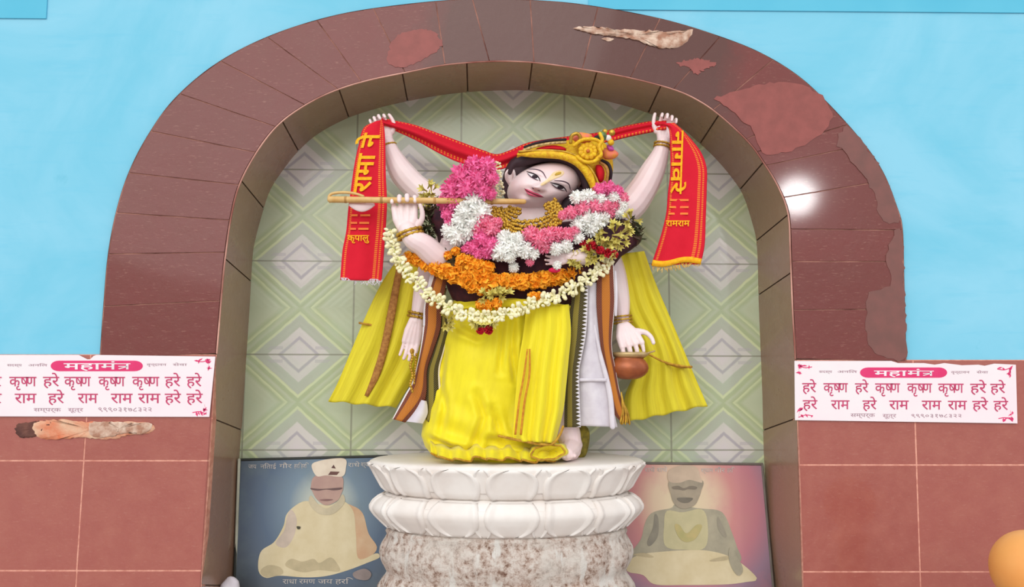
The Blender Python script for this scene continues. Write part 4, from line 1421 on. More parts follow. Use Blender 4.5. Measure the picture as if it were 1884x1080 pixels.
def placard(label, corners, notch, rows, pill, title, small, ornaments, seed):
    Yp = -0.0075
    ps = thing('mantra_placard', label, 'placard', P(sum(c[0] for c in corners) / 4, max(c[1] for c in corners), Yp), 'mantra placards on the tiled walls')
    b = MB()
    b.prism([P(x, y, Yp) for x, y in notch], (0, 0.0035, 0))
    b.build('sheet', M['paper'], ps, smooth=False)
    x0, x1, y0, y1 = pill
    r = (y1 - y0) / 2
    pts = [(x1 - r + r * 1.6 * math.cos(a), (y0 + y1) / 2 - r * math.sin(a)) for a in [math.pi / 2 - math.pi * k / 10 for k in range(11)]]
    pts += [(x0 + r - r * 1.6 * math.cos(a), (y0 + y1) / 2 - r * math.sin(a)) for a in [-math.pi / 2 + math.pi * k / 10 for k in range(11)]]
    b = MB()
    b.prism([P(x, y, Yp - 0.0004) for x, y in pts], (0, 0.0006, 0))
    bn = b.build('title_banner', M['pink_ink'], ps, smooth=False)
    b = MB()
    word(b, TITLE, lambda u, v: P(lerp(title[0], title[1], u), lerp(title[3], title[2], v), Yp - 0.0008), 0.012)
    b.build('title', M['white_ink'], bn, smooth=False)
    for w, xa, xb, yh, yb in rows:
        b = MB()
        word(b, w, lambda u, v: P(lerp(xa, xb, u), lerp(yb, yh, v), Yp - 0.0005), 0.008)
        b.build('mantra_word', M['rose_ink'], ps, smooth=False)
    for w, xa, xb, yh, yb in small:
        b = MB()
        word(b, w, lambda u, v: P(lerp(xa, xb, u), lerp(yb, yh, v), Yp - 0.0005), 0.0)
        b.build('small_print', M['grey_ink'], ps, smooth=False)
    rnd = random.Random(seed)
    for cx, cy, sx, sy in ornaments:
        b = MB()
        # a corner sprig: curved stems with leaf shapes
        for q in range(2):
            ex, ey = (26, 3) if q == 0 else (4, 18)
            sm = smooth_path([(cx, cy), (cx + sx * ex * .5, cy + sy * (ey * .5 + (3 if q == 0 else 0))), (cx + sx * ex, cy + sy * ey)], 10)
            b.grid([[P(x, y - .8, Yp - .0004) for x, y in sm], [P(x, y + .8, Yp - .0004) for x, y in sm]])
        for q in range(9):
            t = rnd.random()
            x, y = (cx + sx * 26 * t, cy + sy * 4 * rnd.random()) if q % 2 else (cx + sx * 6 * rnd.random(), cy + sy * 17 * t)
            a = rnd.random() * 3.14
            l, w_ = rnd.uniform(3, 5.5), rnd.uniform(1.2, 2.2)
            ca, sa = math.cos(a), math.sin(a)
            b.add([P(x + l * ca, y + l * sa, Yp - .0005), P(x - w_ * sa, y + w_ * ca, Yp - .0005), P(x - l * ca, y - l * sa, Yp - .0005), P(x + w_ * sa, y - w_ * ca, Yp - .0005)], [(0, 1, 2, 3)])
        b.build('corner_sprig', M['pink_ink'], ps, smooth=False)
    return ps
h1, b1, h2_, b2 = 705, 721.5, 736.5, 752.5
W1 = [(HARE, 1476, 1502), (KRISHNA, 1515, 1560), (HARE, 1573, 1598), (KRISHNA, 1610, 1656), (KRISHNA, 1669, 1715), (KRISHNA, 1726, 1773), (HARE, 1785, 1815), (HARE, 1822, 1850)]
W2 = [(HARE, 1477, 1504), (RAMA, 1529, 1563), (HARE, 1587, 1613), (RAMA, 1636, 1672), (RAMA, 1696, 1732), (RAMA, 1744, 1779), (HARE, 1789, 1818), (HARE, 1828, 1855)]
placard('white and pink mantra placard on the right wall, whole, with a sprig in each corner', [(1462, 664), (1869, 669), (1872, 779), (1463, 773)],
        [(1462, 664), (1640, 664), (1652, 668), (1700, 668), (1720, 671), (1738, 668), (1770, 672), (1800, 671), (1812, 673), (1830, 669), (1869, 671), (1872, 779), (1463, 773)],
        [(w, a, b_, h1 + (a - 1476) * .004, b1 + (a - 1476) * .004) for w, a, b_ in W1] + [(w, a, b_, h2_ + (a - 1476) * .004, b2 + (a - 1476) * .004) for w, a, b_ in W2],
        (1588, 1737, 676, 695), (1608, 1718, 682, 691.5),
        [('\u0938\u0926\u0938\u094d\u092f', 1507, 1531, 682, 686), ('\u0905\u0928\u093f\u0932', 1541, 1577, 682, 686), ('\u0935\u0943\u0928\u094d\u0926\u093e\u0935\u0928', 1750, 1784, 683, 687), ('\u0938\u0947\u0935\u093e', 1797, 1818, 683, 687),
         ('\u0938\u092e\u094d\u092a\u0930\u094d\u0915', 1565, 1610, 761, 767), ('\u0938\u0942\u0924\u094d\u0930', 1624, 1649, 762, 768), ('\u096f\u096f\u096f\u0966\u0969\u0967\u096d\u096e\u0969\u0968\u0968', 1677, 1769, 762, 768)],
        [(1468, 672, 1, 1), (1861, 676, -1, 1), (1469, 768, 1, -1), (1863, 773, -1, -1)], 21)
h1, b1, h2_, b2 = 693.5, 710.5, 724.5, 741.5
W1 = [(HARE, -32, 3), (KRISHNA, 17, 67), (HARE, 79, 109), (KRISHNA, 118, 167), (KRISHNA, 181, 230), (KRISHNA, 243, 293), (HARE, 303, 332), (HARE, 343, 371)]
W2 = [(HARE, -32, 3), (RAMA, 27, 67), (HARE, 88, 118), (RAMA, 143, 180), (RAMA, 204, 244), (RAMA, 254, 295), (HARE, 303, 333), (HARE, 343, 373)]
placard('white and pink mantra placard on the left wall, torn along its top edge', [(-46, 653), (396, 655), (384, 767), (-46, 766)],
        [(-46, 653), (144, 653), (152, 657), (160, 661), (166, 661), (172, 655), (178, 653), (396, 656), (385, 767), (-46, 766)],
        [(w, a, b_, h1, b1) for w, a, b_ in W1] + [(w, a, b_, h2_, b2) for w, a, b_ in W2],
        (99, 257, 663.5, 683), (117, 240, 668.5, 679.5),
        [('\u0938\u0926\u0938\u094d\u092f', 13, 40, 670, 674), ('\u0905\u0928\u093f\u0932', 52, 87, 670, 674), ('\u0935\u0943\u0928\u094d\u0926\u093e\u0935\u0928', 270, 306, 669, 673), ('\u0938\u0947\u0935\u093e', 318, 344, 669, 673),
         ('\u0938\u092e\u094d\u092a\u0930\u094d\u0915', 62, 112, 751, 757), ('\u0938\u0942\u0924\u094d\u0930', 125, 153, 751, 757), ('\u096f\u096f\u096f\u0966\u0969\u0967\u096d\u096e\u0969\u0968\u0968', 181, 279, 750, 757)],
        [(386, 661, -1, 1), (380, 762, -1, -1), (-40, 661, 1, 1), (-40, 760, 1, -1)], 22)

# ================================================================== FRAMED PORTRAITS
M['caption_ink'] = simple('faded_caption_print', (206, 198, 190), (170, 164, 160), 0.5, 0.2, scale=90)
def print_bg(name, cx, cy, stops, noise_c, sx=1.0):
    m, t = new_mat(name, 0.22, 0.45)
    u, v = t.uv()
    dx = t.m('MULTIPLY', t.m('SUBTRACT', u, cx), sx)
    dy = t.m('SUBTRACT', v, cy)
    r = t.m('SQRT', t.m('ADD', t.m('MULTIPLY', dx, dx), t.m('MULTIPLY', dy, dy)))
    c = t.ramp(r, stops)
    c = t.mix(t.ramp(t.noise(9, 4), [(0.5, (0, 0, 0, 1)), (0.75, (0.45, 0.45, 0.45, 1))]), c, lin(noise_c))
    t.color(c)
    return m
def flat_print(name, col, c2=None):
    return simple(name, col, c2, 0.25, 0.45, scale=18)
def portrait(label, corners, Y, bg, tilt, layers, captions, frame_mat):
    """corners TL TR BR BL in the frame, lowest edge on the niche floor; layers are printed shapes"""
    pt = thing('framed_portrait', label, 'picture', Vector((P(sum(c[0] for c in corners) / 4, 900, Y).x, Y, 0.0)), 'portraits beside the pedestal')
    TLp, TRp, BRp, BLp = corners
    def Q(x, y, off=0.0):
        yy = Y - tilt * max(0.0, (y - 845) / 260.0) - off
        return P(x, y, yy)
    b = MB()
    rows = []
    for i in range(9):
        v = i / 8
        rows.append([Q(lerp(lerp(TLp[0], BLp[0], v), lerp(TRp[0], BRp[0], v), j / 8), lerp(lerp(TLp[1], BLp[1], v), lerp(TRp[1], BRp[1], v), j / 8)) for j in range(9)])
    b.grid(rows)
    b.build('print', bg, pt, smooth=False)
    b = MB()
    loop = [TLp, TRp, BRp, BLp]
    for p, q in zip(loop, loop[1:] + loop[:1]):
        b.tube([Q(*p, -0.001), Q(*q, -0.001)], 0.0042, 6)
    fr_ = b.build('frame', frame_mat, pt)
    b = MB()
    b.add([Q(*c, -0.004) for c in loop], [(0, 1, 2, 3)])
    b.build('backing', M['ink'], pt, smooth=False)
    for k, (nm, mt, ol, sharp) in enumerate(layers):
        pts = ol if sharp else smooth_path(ol, 6 * len(ol), True)
        b = MB()
        b.v = [Q(x, y, 0.0006 + 0.00025 * k) for x, y in pts]
        bm_f = tuple(range(len(pts)))
        b.f, b.mi = [bm_f], [0]
        b.build(nm, mt, pt, smooth=False)
    for s, xa, xb, yh, yb in captions:
        b = MB()
        word(b, s, lambda u, v: Q(lerp(xa, xb, u), lerp(yb, yh, v), 0.0012), 0.004)
        b.build('caption', M['caption_ink'], pt, smooth=False)
    return pt
def sc(lst, s, ox, oy):
    return [(x / s + ox, y / s + oy) for x, y in lst]
K1 = lambda l: sc(l, 3.8575, 380, 800)
K2 = lambda l: sc(l, 3.8575, 1100, 800)
cream, tan = flat_print('printed_cream_robe', (222, 208, 172), (212, 196, 156)), flat_print('printed_tan_fold', (202, 186, 148))
skin_p, skin_q = flat_print('printed_pinkish_skin', (178, 144, 134), (188, 156, 142)), flat_print('printed_orange_arm', (212, 182, 146), (204, 164, 128))
portrait('dark blue portrait of a seated person in cream robe and white hat left of pedestal', [(441, 846), (712, 839), (716, 1130), (429, 1130)], 0.232,
         print_bg('blue_halo_print', 0.58, 0.30, [(0.0, lin((216, 214, 190))), (0.13, lin((178, 186, 178))), (0.24, lin((122, 142, 158))), (0.42, lin((92, 110, 132))), (0.75, lin((84, 88, 92)))], (112, 130, 132), 1.0), 0.012,
         [('printed_shawl_side', skin_q, K1([(960, 500), (1040, 505), (1110, 560), (1150, 700), (1210, 800), (1150, 870), (1040, 890), (1000, 700)]), False),
          ('printed_robe', cream, K1([(700, 470), (620, 510), (565, 570), (545, 650), (480, 760), (385, 830), (368, 960), (420, 1015), (520, 1000), (700, 1012), (850, 1002), (1000, 962), (1150, 905), (1228, 870),
                                      (1205, 840), (1080, 880), (1060, 700), (1040, 540), (960, 465), (880, 500), (790, 490)]), False),
          ('printed_arm', flat_print('printed_pale_sleeve', (214, 196, 178)), K1([(600, 530), (570, 590), (550, 680), (490, 770), (560, 800), (620, 720), (640, 600)]), False),
          ('printed_hands', tan, K1([(560, 930), (600, 880), (680, 900), (760, 880), (800, 910), (880, 870), (930, 920), (940, 970), (800, 960), (680, 975)]), False),
          ('printed_knee', tan, K1([(385, 960), (440, 925), (520, 940), (540, 985), (440, 1010), (395, 995)]), False),
          ('printed_beard', flat_print('printed_pale_beard', (212, 198, 166)), K1([(740, 430), (800, 500), (860, 520), (930, 470), (965, 420), (980, 480), (900, 560), (800, 560), (730, 490)]), False),
          ('printed_face', skin_p, K1([(775, 290), (950, 290), (970, 370), (955, 420), (930, 465), (850, 500), (785, 460), (750, 400), (740, 370)]), False),
          ('printed_hat', flat_print('printed_white_hat', (230, 216, 196), (214, 196, 176)), K1([(745, 215), (800, 185), (900, 168), (985, 172), (990, 230), (965, 295), (850, 288), (780, 292)]), False),
          ('printed_hat_mark', flat_print('printed_dark_mark', (96, 62, 58)), K1([(885, 235), (902, 212), (918, 240)]), True),
          ('printed_hat_mark', flat_print('printed_dark_mark_b', (110, 72, 64)), K1([(862, 285), (880, 260), (945, 262), (925, 285)]), True),
          ('printed_eyes', flat_print('printed_eye_shadow', (112, 86, 84)), K1([(738, 378), (800, 384), (860, 382), (960, 374), (950, 388), (900, 394), (850, 388), (790, 396), (745, 388)]), False),
          ('printed_mouth', flat_print('printed_mouth_line', (146, 108, 104)), K1([(800, 462), (850, 456), (900, 460), (850, 470)]), False),
          ('printed_spot', flat_print('printed_dark_spot', (70, 66, 50)), K1([(640, 650), (665, 652), (662, 668), (645, 668)]), False),
          ('printed_foot', flat_print('printed_grey_foot', (150, 136, 132)), K1([(1040, 980), (1120, 950), (1170, 985), (1140, 1030), (1060, 1020)]), False)],  # last layer: plain grey foot shape in the print
         [('\u091c\u092f', 457, 472, 855, 862), ('\u0928\u093f\u0924\u093e\u0908', 479, 508, 855, 862), ('\u0917\u094c\u0930', 514, 537, 854, 861), ('\u0939\u0930\u093f \u0939\u0930\u093f', 541, 568, 854, 861), ('\u0930\u093e\u0927\u0947', 640, 662, 852, 859),
          ('\u0936\u094d\u092f\u093e\u092e', 664, 688, 851, 858), ('\u0930\u093e\u0927\u093e \u0930\u092e\u0923', 520, 580, 1066, 1074), ('\u091c\u092f \u0939\u0930\u093f', 585, 650, 1066, 1074)], simple('thin_dark_frame', (58, 60, 56), None, 0.5, 0.3))
gk = flat_print('printed_grey_green_skin', (178, 170, 146), (158, 152, 132))
portrait('pink and violet portrait of a bare-armed seated person right of the pedestal', [(1150, 852), (1402, 854), (1427, 1130), (1150, 1130)], 0.232,
         print_bg('pink_halo_print', 0.42, 0.26, [(0.0, lin((226, 214, 176))), (0.22, lin((222, 196, 168))), (0.36, lin((206, 142, 138))), (0.52, lin((192, 128, 138))), (0.66, lin((154, 126, 144))), (0.95, lin((92, 82, 90)))], (200, 126, 138), 1.0), 0.012,
         [('printed_body', gk, K2([(560, 490), (520, 520), (420, 540), (365, 570), (330, 640), (305, 740), (240, 830), (215, 900), (420, 900), (800, 900), (1010, 900), (985, 790), (950, 690), (905, 580), (850, 535), (700, 520)]), False),
          ('printed_robe', cream, K2([(215, 900), (300, 850), (450, 830), (600, 820), (760, 820), (900, 850), (1010, 905), (1130, 1020), (1050, 1045), (900, 1062), (600, 1066), (400, 1060), (320, 995), (210, 970)]), False),
          ('printed_chest_cloth', flat_print('printed_pale_chest', (204, 194, 152), (190, 182, 142)), K2([(490, 540), (600, 550), (740, 530), (780, 640), (760, 800), (620, 815), (480, 790), (470, 640)]), False),
          ('printed_arm_shade', flat_print('printed_dark_arm_shade', (134, 128, 114), (150, 144, 126)), K2([(405, 560), (430, 600), (425, 720), (370, 790), (350, 760), (390, 660)]), False),
          ('printed_arm_shade', flat_print('printed_dark_arm_shade_b', (146, 140, 122), (160, 152, 134)), K2([(850, 580), (885, 640), (915, 720), (890, 720), (850, 660)]), False),
          ('printed_leg_line', tan, K2([(250, 850), (330, 838), (400, 868), (330, 866)]), False),
          ('printed_leg_line', tan, K2([(790, 895), (880, 865), (970, 860), (900, 890)]), False),
          ('printed_garland', flat_print('printed_green_garland', (168, 166, 112), (196, 178, 122)), K2([(545, 640), (570, 720), (620, 760), (690, 740), (740, 650), (700, 640), (630, 700), (580, 640)]), False),
          ('printed_face', flat_print('printed_grey_face', (152, 142, 124), (174, 160, 138)), K2([(515, 320), (735, 320), (732, 400), (715, 450), (685, 500), (610, 525), (550, 498), (520, 430)]), False),
          ('printed_hair', flat_print('printed_pale_turban', (206, 184, 160), (192, 170, 148)), K2([(505, 330), (500, 260), (560, 225), (640, 215), (705, 235), (725, 300), (740, 340), (650, 320), (580, 340)]), False),
          ('printed_eyes', flat_print('printed_dark_eyes', (122, 112, 98), (136, 124, 108)), K2([(525, 370), (570, 362), (610, 378), (660, 362), (705, 372), (690, 388), (640, 386), (610, 395), (570, 388), (535, 386)]), False),
          ('printed_mouth', flat_print('printed_grey_mouth', (128, 120, 106)), K2([(560, 450), (615, 445), (675, 450), (650, 478), (615, 484), (580, 474)]), False),
          ('printed_hand', gk, K2([(940, 800), (1000, 880), (1030, 960), (1000, 1000), (960, 960), (930, 880)]), False)],
         [('\u0930\u093e\u0927\u0947', 1186, 1205, 861, 868), ('\u0930\u093e\u0927\u0947', 1208, 1228, 861, 868), ('\u0936\u094d\u092f\u093e\u092e', 1290, 1312, 862, 869), ('\u0917\u094c\u0930', 1315, 1334, 862, 869), ('\u0939\u0930\u093f', 1338, 1352, 862, 869)],
         simple('thin_grey_frame', (120, 112, 104), None, 0.5, 0.3))
# flowered blue corner of the right print is part of its paper; small white bundle at the left corner
wb = MB()
wb.pillow([(404, 1112), (406, 1080), (416, 1064), (430, 1060), (440, 1072), (444, 1095), (446, 1114), (425, 1116)], 0.13, 0.022, 30, 5)
for v in wb.v:
    v.z = max(v.z, 0.001)
    v += Vector((math.sin(v.z * 190) * 0.002, math.sin(v.z * 150 + v.x * 90) * 0.003, 0))
tag(wb.build('cloth_bundle', M['white_cloth'], None, P(425, 1112, 0.13)), 'small crumpled white bundle in the lower left corner of the niche', 'cloth')

# ================================================================== HELD AND HUNG THINGS
fl_ = thing('bamboo_flute', 'pale bamboo flute held in one hand and reaching to the chin', 'flute', P(785, 366, -0.12))
def flY(x):
    return lerp(-0.084, -0.136, (x - 606) / 359)
b = MB()
xs = [608, 640, 680, 720, 760, 800, 850, 900, 940, 964]
b.tube([P(x, lerp(367, 371, (x - 608) / 356), flY(x)) for x in xs], [6.2 * S(-.1), 6.0 * S(-.1), 5.8 * S(-.1)] + [5.6 * S(-.1)] * 5 + [5.2 * S(-.1), 4.6 * S(-.1)], 14)
b.build('pipe', M['flute'], fl_)
b = MB()
sm = smooth_path([(607, 371), (605, 362), (612, 356), (632, 354), (652, 356), (668, 361)], 24)
b.tube([P(x, y, -0.084) for x, y in sm], 2.7 * S(-.1), 8)
b.build('mouth_loop', M['flute'], fl_)
for x in (636, 702, 800, 905):
    b = MB()
    b.tube([P(x - 2, lerp(367, 371, (x - 608) / 356), flY(x)), P(x + 2, lerp(367, 371, (x - 608) / 356), flY(x))], 6.6 * S(-.1), 12, round_ends=False)
    b.build('node', simple('bamboo_node', (196, 146, 84), None, 0.5, 0.3), fl_)
b = MB()
b.pillow([(642, 374), (688, 374), (684, 383), (668, 390), (652, 386)], -0.078, 0.006, 24, 4)
b.build('pale_tie', M['marble'], fl_)

pot = thing('water_pot', 'round brown copper water pot with a pale rim held by the lowest right hand', 'pot', P(1157, 698, -0.05))
def lathe_at(cx, Y, prof, n=40, kx=1.0, ky=0.8):
    b = MB()
    rows = []
    for r, y in prof:
        c = P(cx, y, Y)
        rows.append([c + Vector((r * S(Y) * math.cos(a) * kx, r * S(Y) * math.sin(a) * ky, 0)) for a in [2 * math.pi * k / n for k in range(n)]])
    b.grid(rows, closed_u=True, flip=True)
    o = len(b.v) - n
    b.f.append(tuple(range(o + n - 1, o - 1, -1)))
    b.mi.append(0)
    return b
lathe_at(1157, -0.05, [(25, 652), (26, 659), (31, 664), (35, 670), (36.5, 677), (35, 684), (30, 690), (22, 695), (12, 698)]).build('belly', M['copper'], pot)
lathe_at(1159, -0.05, [(24, 652), (31, 648), (34, 650), (34, 653), (30, 656), (26, 659), (24, 657)]).build('rim', M['copper_rim'], pot)
b = MB()
b.tube([P(1190, 650, -0.06), P(1204, 646, -0.05)], 0.0025, 8)
b.build('rim_lug', M['copper_rim'], pot)

bs = thing('bead_string', 'short gold bead string hanging from the lowest left hand', 'beads', P(757, 722, -0.075))
b = MB()
for k in range(16):
    b.ell(P(757 + 2 * math.sin(k * .9), 648 + k * 4.8, -0.088), 2.6 * S(-.08), 2.6 * S(-.08), 3.2 * S(-.08), 8, 6)
for k in range(12):
    b.ell(P(766 - k * 0.4, 652 + k * 4.8, -0.084), 2.0 * S(-.08), 2.0 * S(-.08), 2.6 * S(-.08), 8, 6)
b.build('beads', M['gold'], bs)
b = MB()
b.ell(P(758, 646, -0.07), 4 * S(-.03), 4 * S(-.03), 5 * S(-.03), 12, 8)
b.build('knot', M['gold_edge'], bs)

# red printed scarf carried over both raised hands
sf_ = thing('printed_scarf', 'long red scarf with yellow lettering hung over both raised hands', 'scarf', P(960, 500, 0.02))
SL = [(690, 224), (669, 236), (660, 267), (652, 304), (646, 347), (641, 383), (637, 426), (630, 463), (626, 515)]
SR = [(703, 220), (707, 236), (709, 267), (710, 322), (712, 368), (711, 402), (708, 444), (705, 484), (702, 517)]
RL = [(1212, 228), (1230, 236), (1233, 274), (1233, 319), (1229, 354), (1226, 390), (1219, 422), (1210, 452), (1198, 488)]
RR = [(1240, 226), (1256, 240), (1276, 262), (1291, 283), (1300, 310), (1300, 348), (1298, 408), (1296, 452), (1289, 486)]
YL, YR = (-0.010, -0.035), (-0.010, -0.035)
sm1 = cloth(SL, SR, YL, 40, 70, 1.5, 0.004, 0.6, 0.006)
sm1.build('hanging_end', M['scarf'], sf_, thick=0.002)
sm2 = cloth(RL, RR, YR, 40, 70, 1.6, 0.005, 1.4, 0.006)
sm2.build('hanging_end', M['scarf'], sf_, thick=0.002)
# swag between the hands: u runs across the cloth, v along it
def swag(top, bot, Ys, n=50, nu=16):
    T, B_ = smooth_path(top, n), smooth_path(bot, n)
    b = MB()
    rows = []
    for i in range(n):
        v = i / (n - 1)
        Y = interp([(k / (len(Ys) - 1), q) for k, q in enumerate(Ys)], v)[0]
        rows.append([P(lerp(T[i][0], B_[i][0], u), lerp(T[i][1], B_[i][1], u), Y - 0.012 * math.sin(math.pi * u) + 0.006 * math.sin(9 * u + 3 * v)) for u in [j / (nu - 1) for j in range(nu)]])
    b.grid(rows)
    return b
swag([(700, 216), (722, 221), (760, 229), (800, 243), (850, 262), (890, 277), (914, 284), (940, 276), (975, 262), (1040, 252), (1100, 244), (1150, 232), (1198, 223), (1226, 222)],
     [(702, 232), (725, 240), (765, 258), (810, 283), (845, 299), (885, 310), (918, 312), (950, 302), (985, 288), (1040, 275), (1105, 264), (1160, 251), (1200, 243), (1226, 238)],
     [0.03, 0.05, 0.07, 0.085, 0.08, 0.06, 0.085, 0.10, 0.10, 0.07, 0.03], 90).build('swag', M['scarf'], sf_, thick=0.002)
def on_cloth(left, right, Ys, off, pleats, amp, phase, bulge):
    L, R = smooth_path(left, 70), smooth_path(right, 70)
    def f(x, y):
        k = min(range(70), key=lambda i: abs((L[i][1] + R[i][1]) / 2 - y))
        v = k / 69
        u = max(0, min(1, (x - L[k][0]) / (R[k][0] - L[k][0])))
        am = amp * (0.25 + 0.75 * v) * math.sin(2 * math.pi * pleats * u + phase + 0.6 * math.sin(3 * v)) * (0.8 + 0.2 * math.sin(7 * u + 2))
        return P(x, y, lerp(Ys[0], Ys[1], v) + am - bulge * math.sin(math.pi * u) - off)
    return f
qL, qR = on_cloth(SL, SR, YL, 0.0058, 1.5, 0.004, 0.6, 0.006), on_cloth(RL, RR, YR, 0.0058, 1.6, 0.005, 1.4, 0.006)
b = MB()
def xl_at(y):
    return interp([(p[1], p[0]) for p in SL[1:]], y)[0]
word(b, '\u0930\u093e\u092e\u093e \u0928\u0947', lambda u, v: qL(xl_at(lerp(352, 246, u)) + 6 + (1 - v) * 28, lerp(354, 244, u)), 0.022)
b.build('lettering', M['scarf_yellow'], sf_, smooth=False)
b = MB()
word(b, '\u0928\u093e\u0917\u0935\u0930\u0947', lambda u, v: qR(1257 - (u * 4) - (1 - v) * 19, lerp(240, 357, u)), 0.02)
b.build('lettering', M['scarf_yellow'], sf_, smooth=False)
for q, mp_, xs_, yy in ((0, qL, (646, 658), 396), (0, qL, (663, 681), 396), (0, qL, (645, 657), 410), (0, qL, (661, 679), 410), (0, qL, (644, 655), 421), (0, qL, (659, 678), 421),
                        (1, qR, (1233, 1267), 368), (1, qR, (1232, 1267), 381), (1, qR, (1230, 1266), 393)):
    b = MB()
    b.prism([mp_(xs_[0], yy - 1.8), mp_(xs_[1], yy - 1.8), mp_(xs_[1], yy + 1.8), mp_(xs_[0], yy + 1.8)], (0, 0.002, 0))
    b.build('print_bar', simple('orange_print_bar', (240, 120, 70), (236, 140, 60), 0.8, 0.1), sf_, smooth=False)
for mp_, s_, xs_, yy in ((qL, '\u0915\u0943\u092a\u093e\u0932\u0941', (639, 679), 438), (qR, '\u0930\u093e\u092e\u0930\u093e\u092e', (1225, 1269), 411)):
    b = MB()
    word(b, s_, lambda u, v: mp_(lerp(xs_[0], xs_[1], u), lerp(yy + 5, yy - 5, v)), 0.02)
    b.build('lettering', M['scarf_yellow'], sf_, smooth=False)
rnd = random.Random(5)
for (x0, y0, x1, y1), Y, mt in (((628, 514, 702, 517), -0.036, M['white_cloth']), ((1200, 487, 1289, 486), -0.037, M['scarf_yellow'])):
    b = MB()
    for k in range(38):
        t = k / 37
        x, y = lerp(x0, x1, t), lerp(y0, y1, t) + (4 * math.sin(6 * t) if mt is M['scarf_yellow'] else 0)
        ln = rnd.uniform(3, 9) * (1.2 if mt is M['scarf_yellow'] else (1 if 0.3 < t < 0.95 else 0.3))
        b.tube([P(x, y - 3, Y), P(x + rnd.uniform(-2, 2), y + ln * .5, Y - 0.003), P(x + rnd.uniform(-4, 4), y + ln, Y)], 0.0011, 5)
    b.build('fringe', mt if mt is M['white_cloth'] else simple('cream_gold_fringe', (240, 206, 130), (232, 180, 80), 0.8, 0.1), sf_)
b = MB()
b.grid([[P(lerp(1201, 1291, u), lerp(478, 474, u) + 3 * math.sin(7 * u), -0.044) for u in [k / 20 for k in range(21)]], [P(lerp(1199, 1289, u), lerp(489, 484, u) + 3 * math.sin(7 * u), -0.044) for u in [k / 20 for k in range(21)]]])
b.build('hem_band', M['scarf_yellow'], sf_, thick=0.003)

# ================================================================== GARLANDS
def flower_mesh(name, mat, n, r, w, seed, layers=((1.0, 0.55),), core=0.62, cup=0.25, jit=0.12, tip=0.5):
    """a round bloom of unit petals round a core; built once, its mesh is shared by the copies"""
    rnd = random.Random(seed)
    b = MB()
    b.ell((0, 0, 0), r * core, r * core, r * core, 14, 8)
    ga = math.pi * (3 - math.sqrt(5))
    for k in range(n):
        z = 1 - 2 * (k + 0.5) / n
        a = ga * k
        d = Vector((math.sqrt(1 - z * z) * math.cos(a), math.sqrt(1 - z * z) * math.sin(a), z))
        d = (d + Vector((rnd.uniform(-jit, jit), rnd.uniform(-jit, jit), rnd.uniform(-jit, jit)))).normalized()
        s_ = d.cross(Vector((rnd.uniform(-1, 1), rnd.uniform(-1, 1), rnd.uniform(-1, 1)))).normalized()
        t = d.cross(s_)
        R1 = r * rnd.uniform(0.86, 1.08)
        ww = r * w * rnd.uniform(0.8, 1.2)
        bend = t * r * cup * rnd.uniform(-1, 1)
        p0, p1, p2 = d * r * core * 0.9, d * lerp(r * core, R1, 0.55) + bend * 0.3, d * R1 + bend
        b.add([p0 - s_ * ww * 0.5, p0 + s_ * ww * 0.5, p1 + s_ * ww + t * ww * .25, p1 - t * ww * 0.15, p1 - s_ * ww + t * ww * .25, p2 + s_ * ww * tip, p2 - s_ * ww * tip],
              [(0, 1, 2, 3), (0, 3, 4), (3, 2, 5, 6), (4, 3, 6)])
    me_o = b.build(name, mat, None, smooth=False)
    me = me_o.data
    bpy.data.objects.remove(me_o)
    return me
def place_mesh(name, me, parent, pos, rot=(0, 0, 0), scale=1.0):
    o = bpy.data.objects.new(name, me)
    COL.objects.link(o)
    o.parent = parent
    o.location = Vector(pos) - world_loc(parent)
    o.rotation_euler = rot
    o.scale = (scale,) * 3
    return o
rnd = random.Random(31)
def rrot():
    return (rnd.uniform(0, 6.28), rnd.uniform(0, 6.28), rnd.uniform(0, 6.28))
blooms = {c: [flower_mesh('bloom', M[m], 150, 1.0, 0.10, 40 + i * 3 + j, core=0.62, cup=0.22) for j in range(2)]
          for i, (c, m) in enumerate((('p', 'pet_pink'), ('w', 'pet_white'), ('r', 'pet_rose')))}
PK = [
    ('p', [(895, 306, 20), (872, 308, 23), (850, 324, 25), (880, 328, 26), (905, 328, 15), (832, 347, 23), (862, 346, 26), (890, 350, 22), (820, 372, 18), (836, 368, 20), (824, 394, 14), (904, 358, 11),
           (828, 412, 12), (890, 440, 21), (872, 456, 17), (905, 452, 19), (895, 463, 16), (858, 458, 11), (880, 468, 10), (1118, 346, 16), (1102, 349, 14), (1136, 352, 13)]),
    ('w', [(872, 372, 24), (858, 392, 25), (884, 392, 22), (850, 408, 22), (870, 410, 20), (828, 426, 18), (845, 432, 22), (862, 426, 20), (838, 446, 11), (930, 440, 19), (945, 456, 20), (925, 462, 20),
           (953, 442, 17), (965, 460, 18), (938, 472, 13), (915, 470, 12), (980, 466, 14), (1040, 452, 16), (1022, 458, 14), (1063, 416, 15), (1078, 403, 21), (1095, 408, 20), (1086, 420, 18), (1110, 402, 15),
           (1064, 438, 13), (1062, 364, 15), (1082, 362, 16), (1103, 368, 14), (1128, 364, 15), (1144, 376, 13), (1138, 392, 13), (945, 492, 11), (1025, 488, 9)]),
    ('r', [(892, 408, 18), (906, 420, 19), (886, 424, 17), (914, 410, 12), (976, 432, 18), (992, 441, 20), (1010, 434, 19), (1026, 432, 17), (1042, 432, 16), (1000, 452, 16), (1057, 427, 12), (1050, 391, 14),
           (1070, 383, 16), (1092, 381, 16), (1112, 380, 16), (1130, 378, 14), (1120, 391, 14), (1035, 396, 10), (1148, 364, 11), (975, 482, 9)])]
gar = thing('flower_garland', 'thick garland of pink and white chrysanthemums round the neck', 'garland', P(960, 470, -0.15))
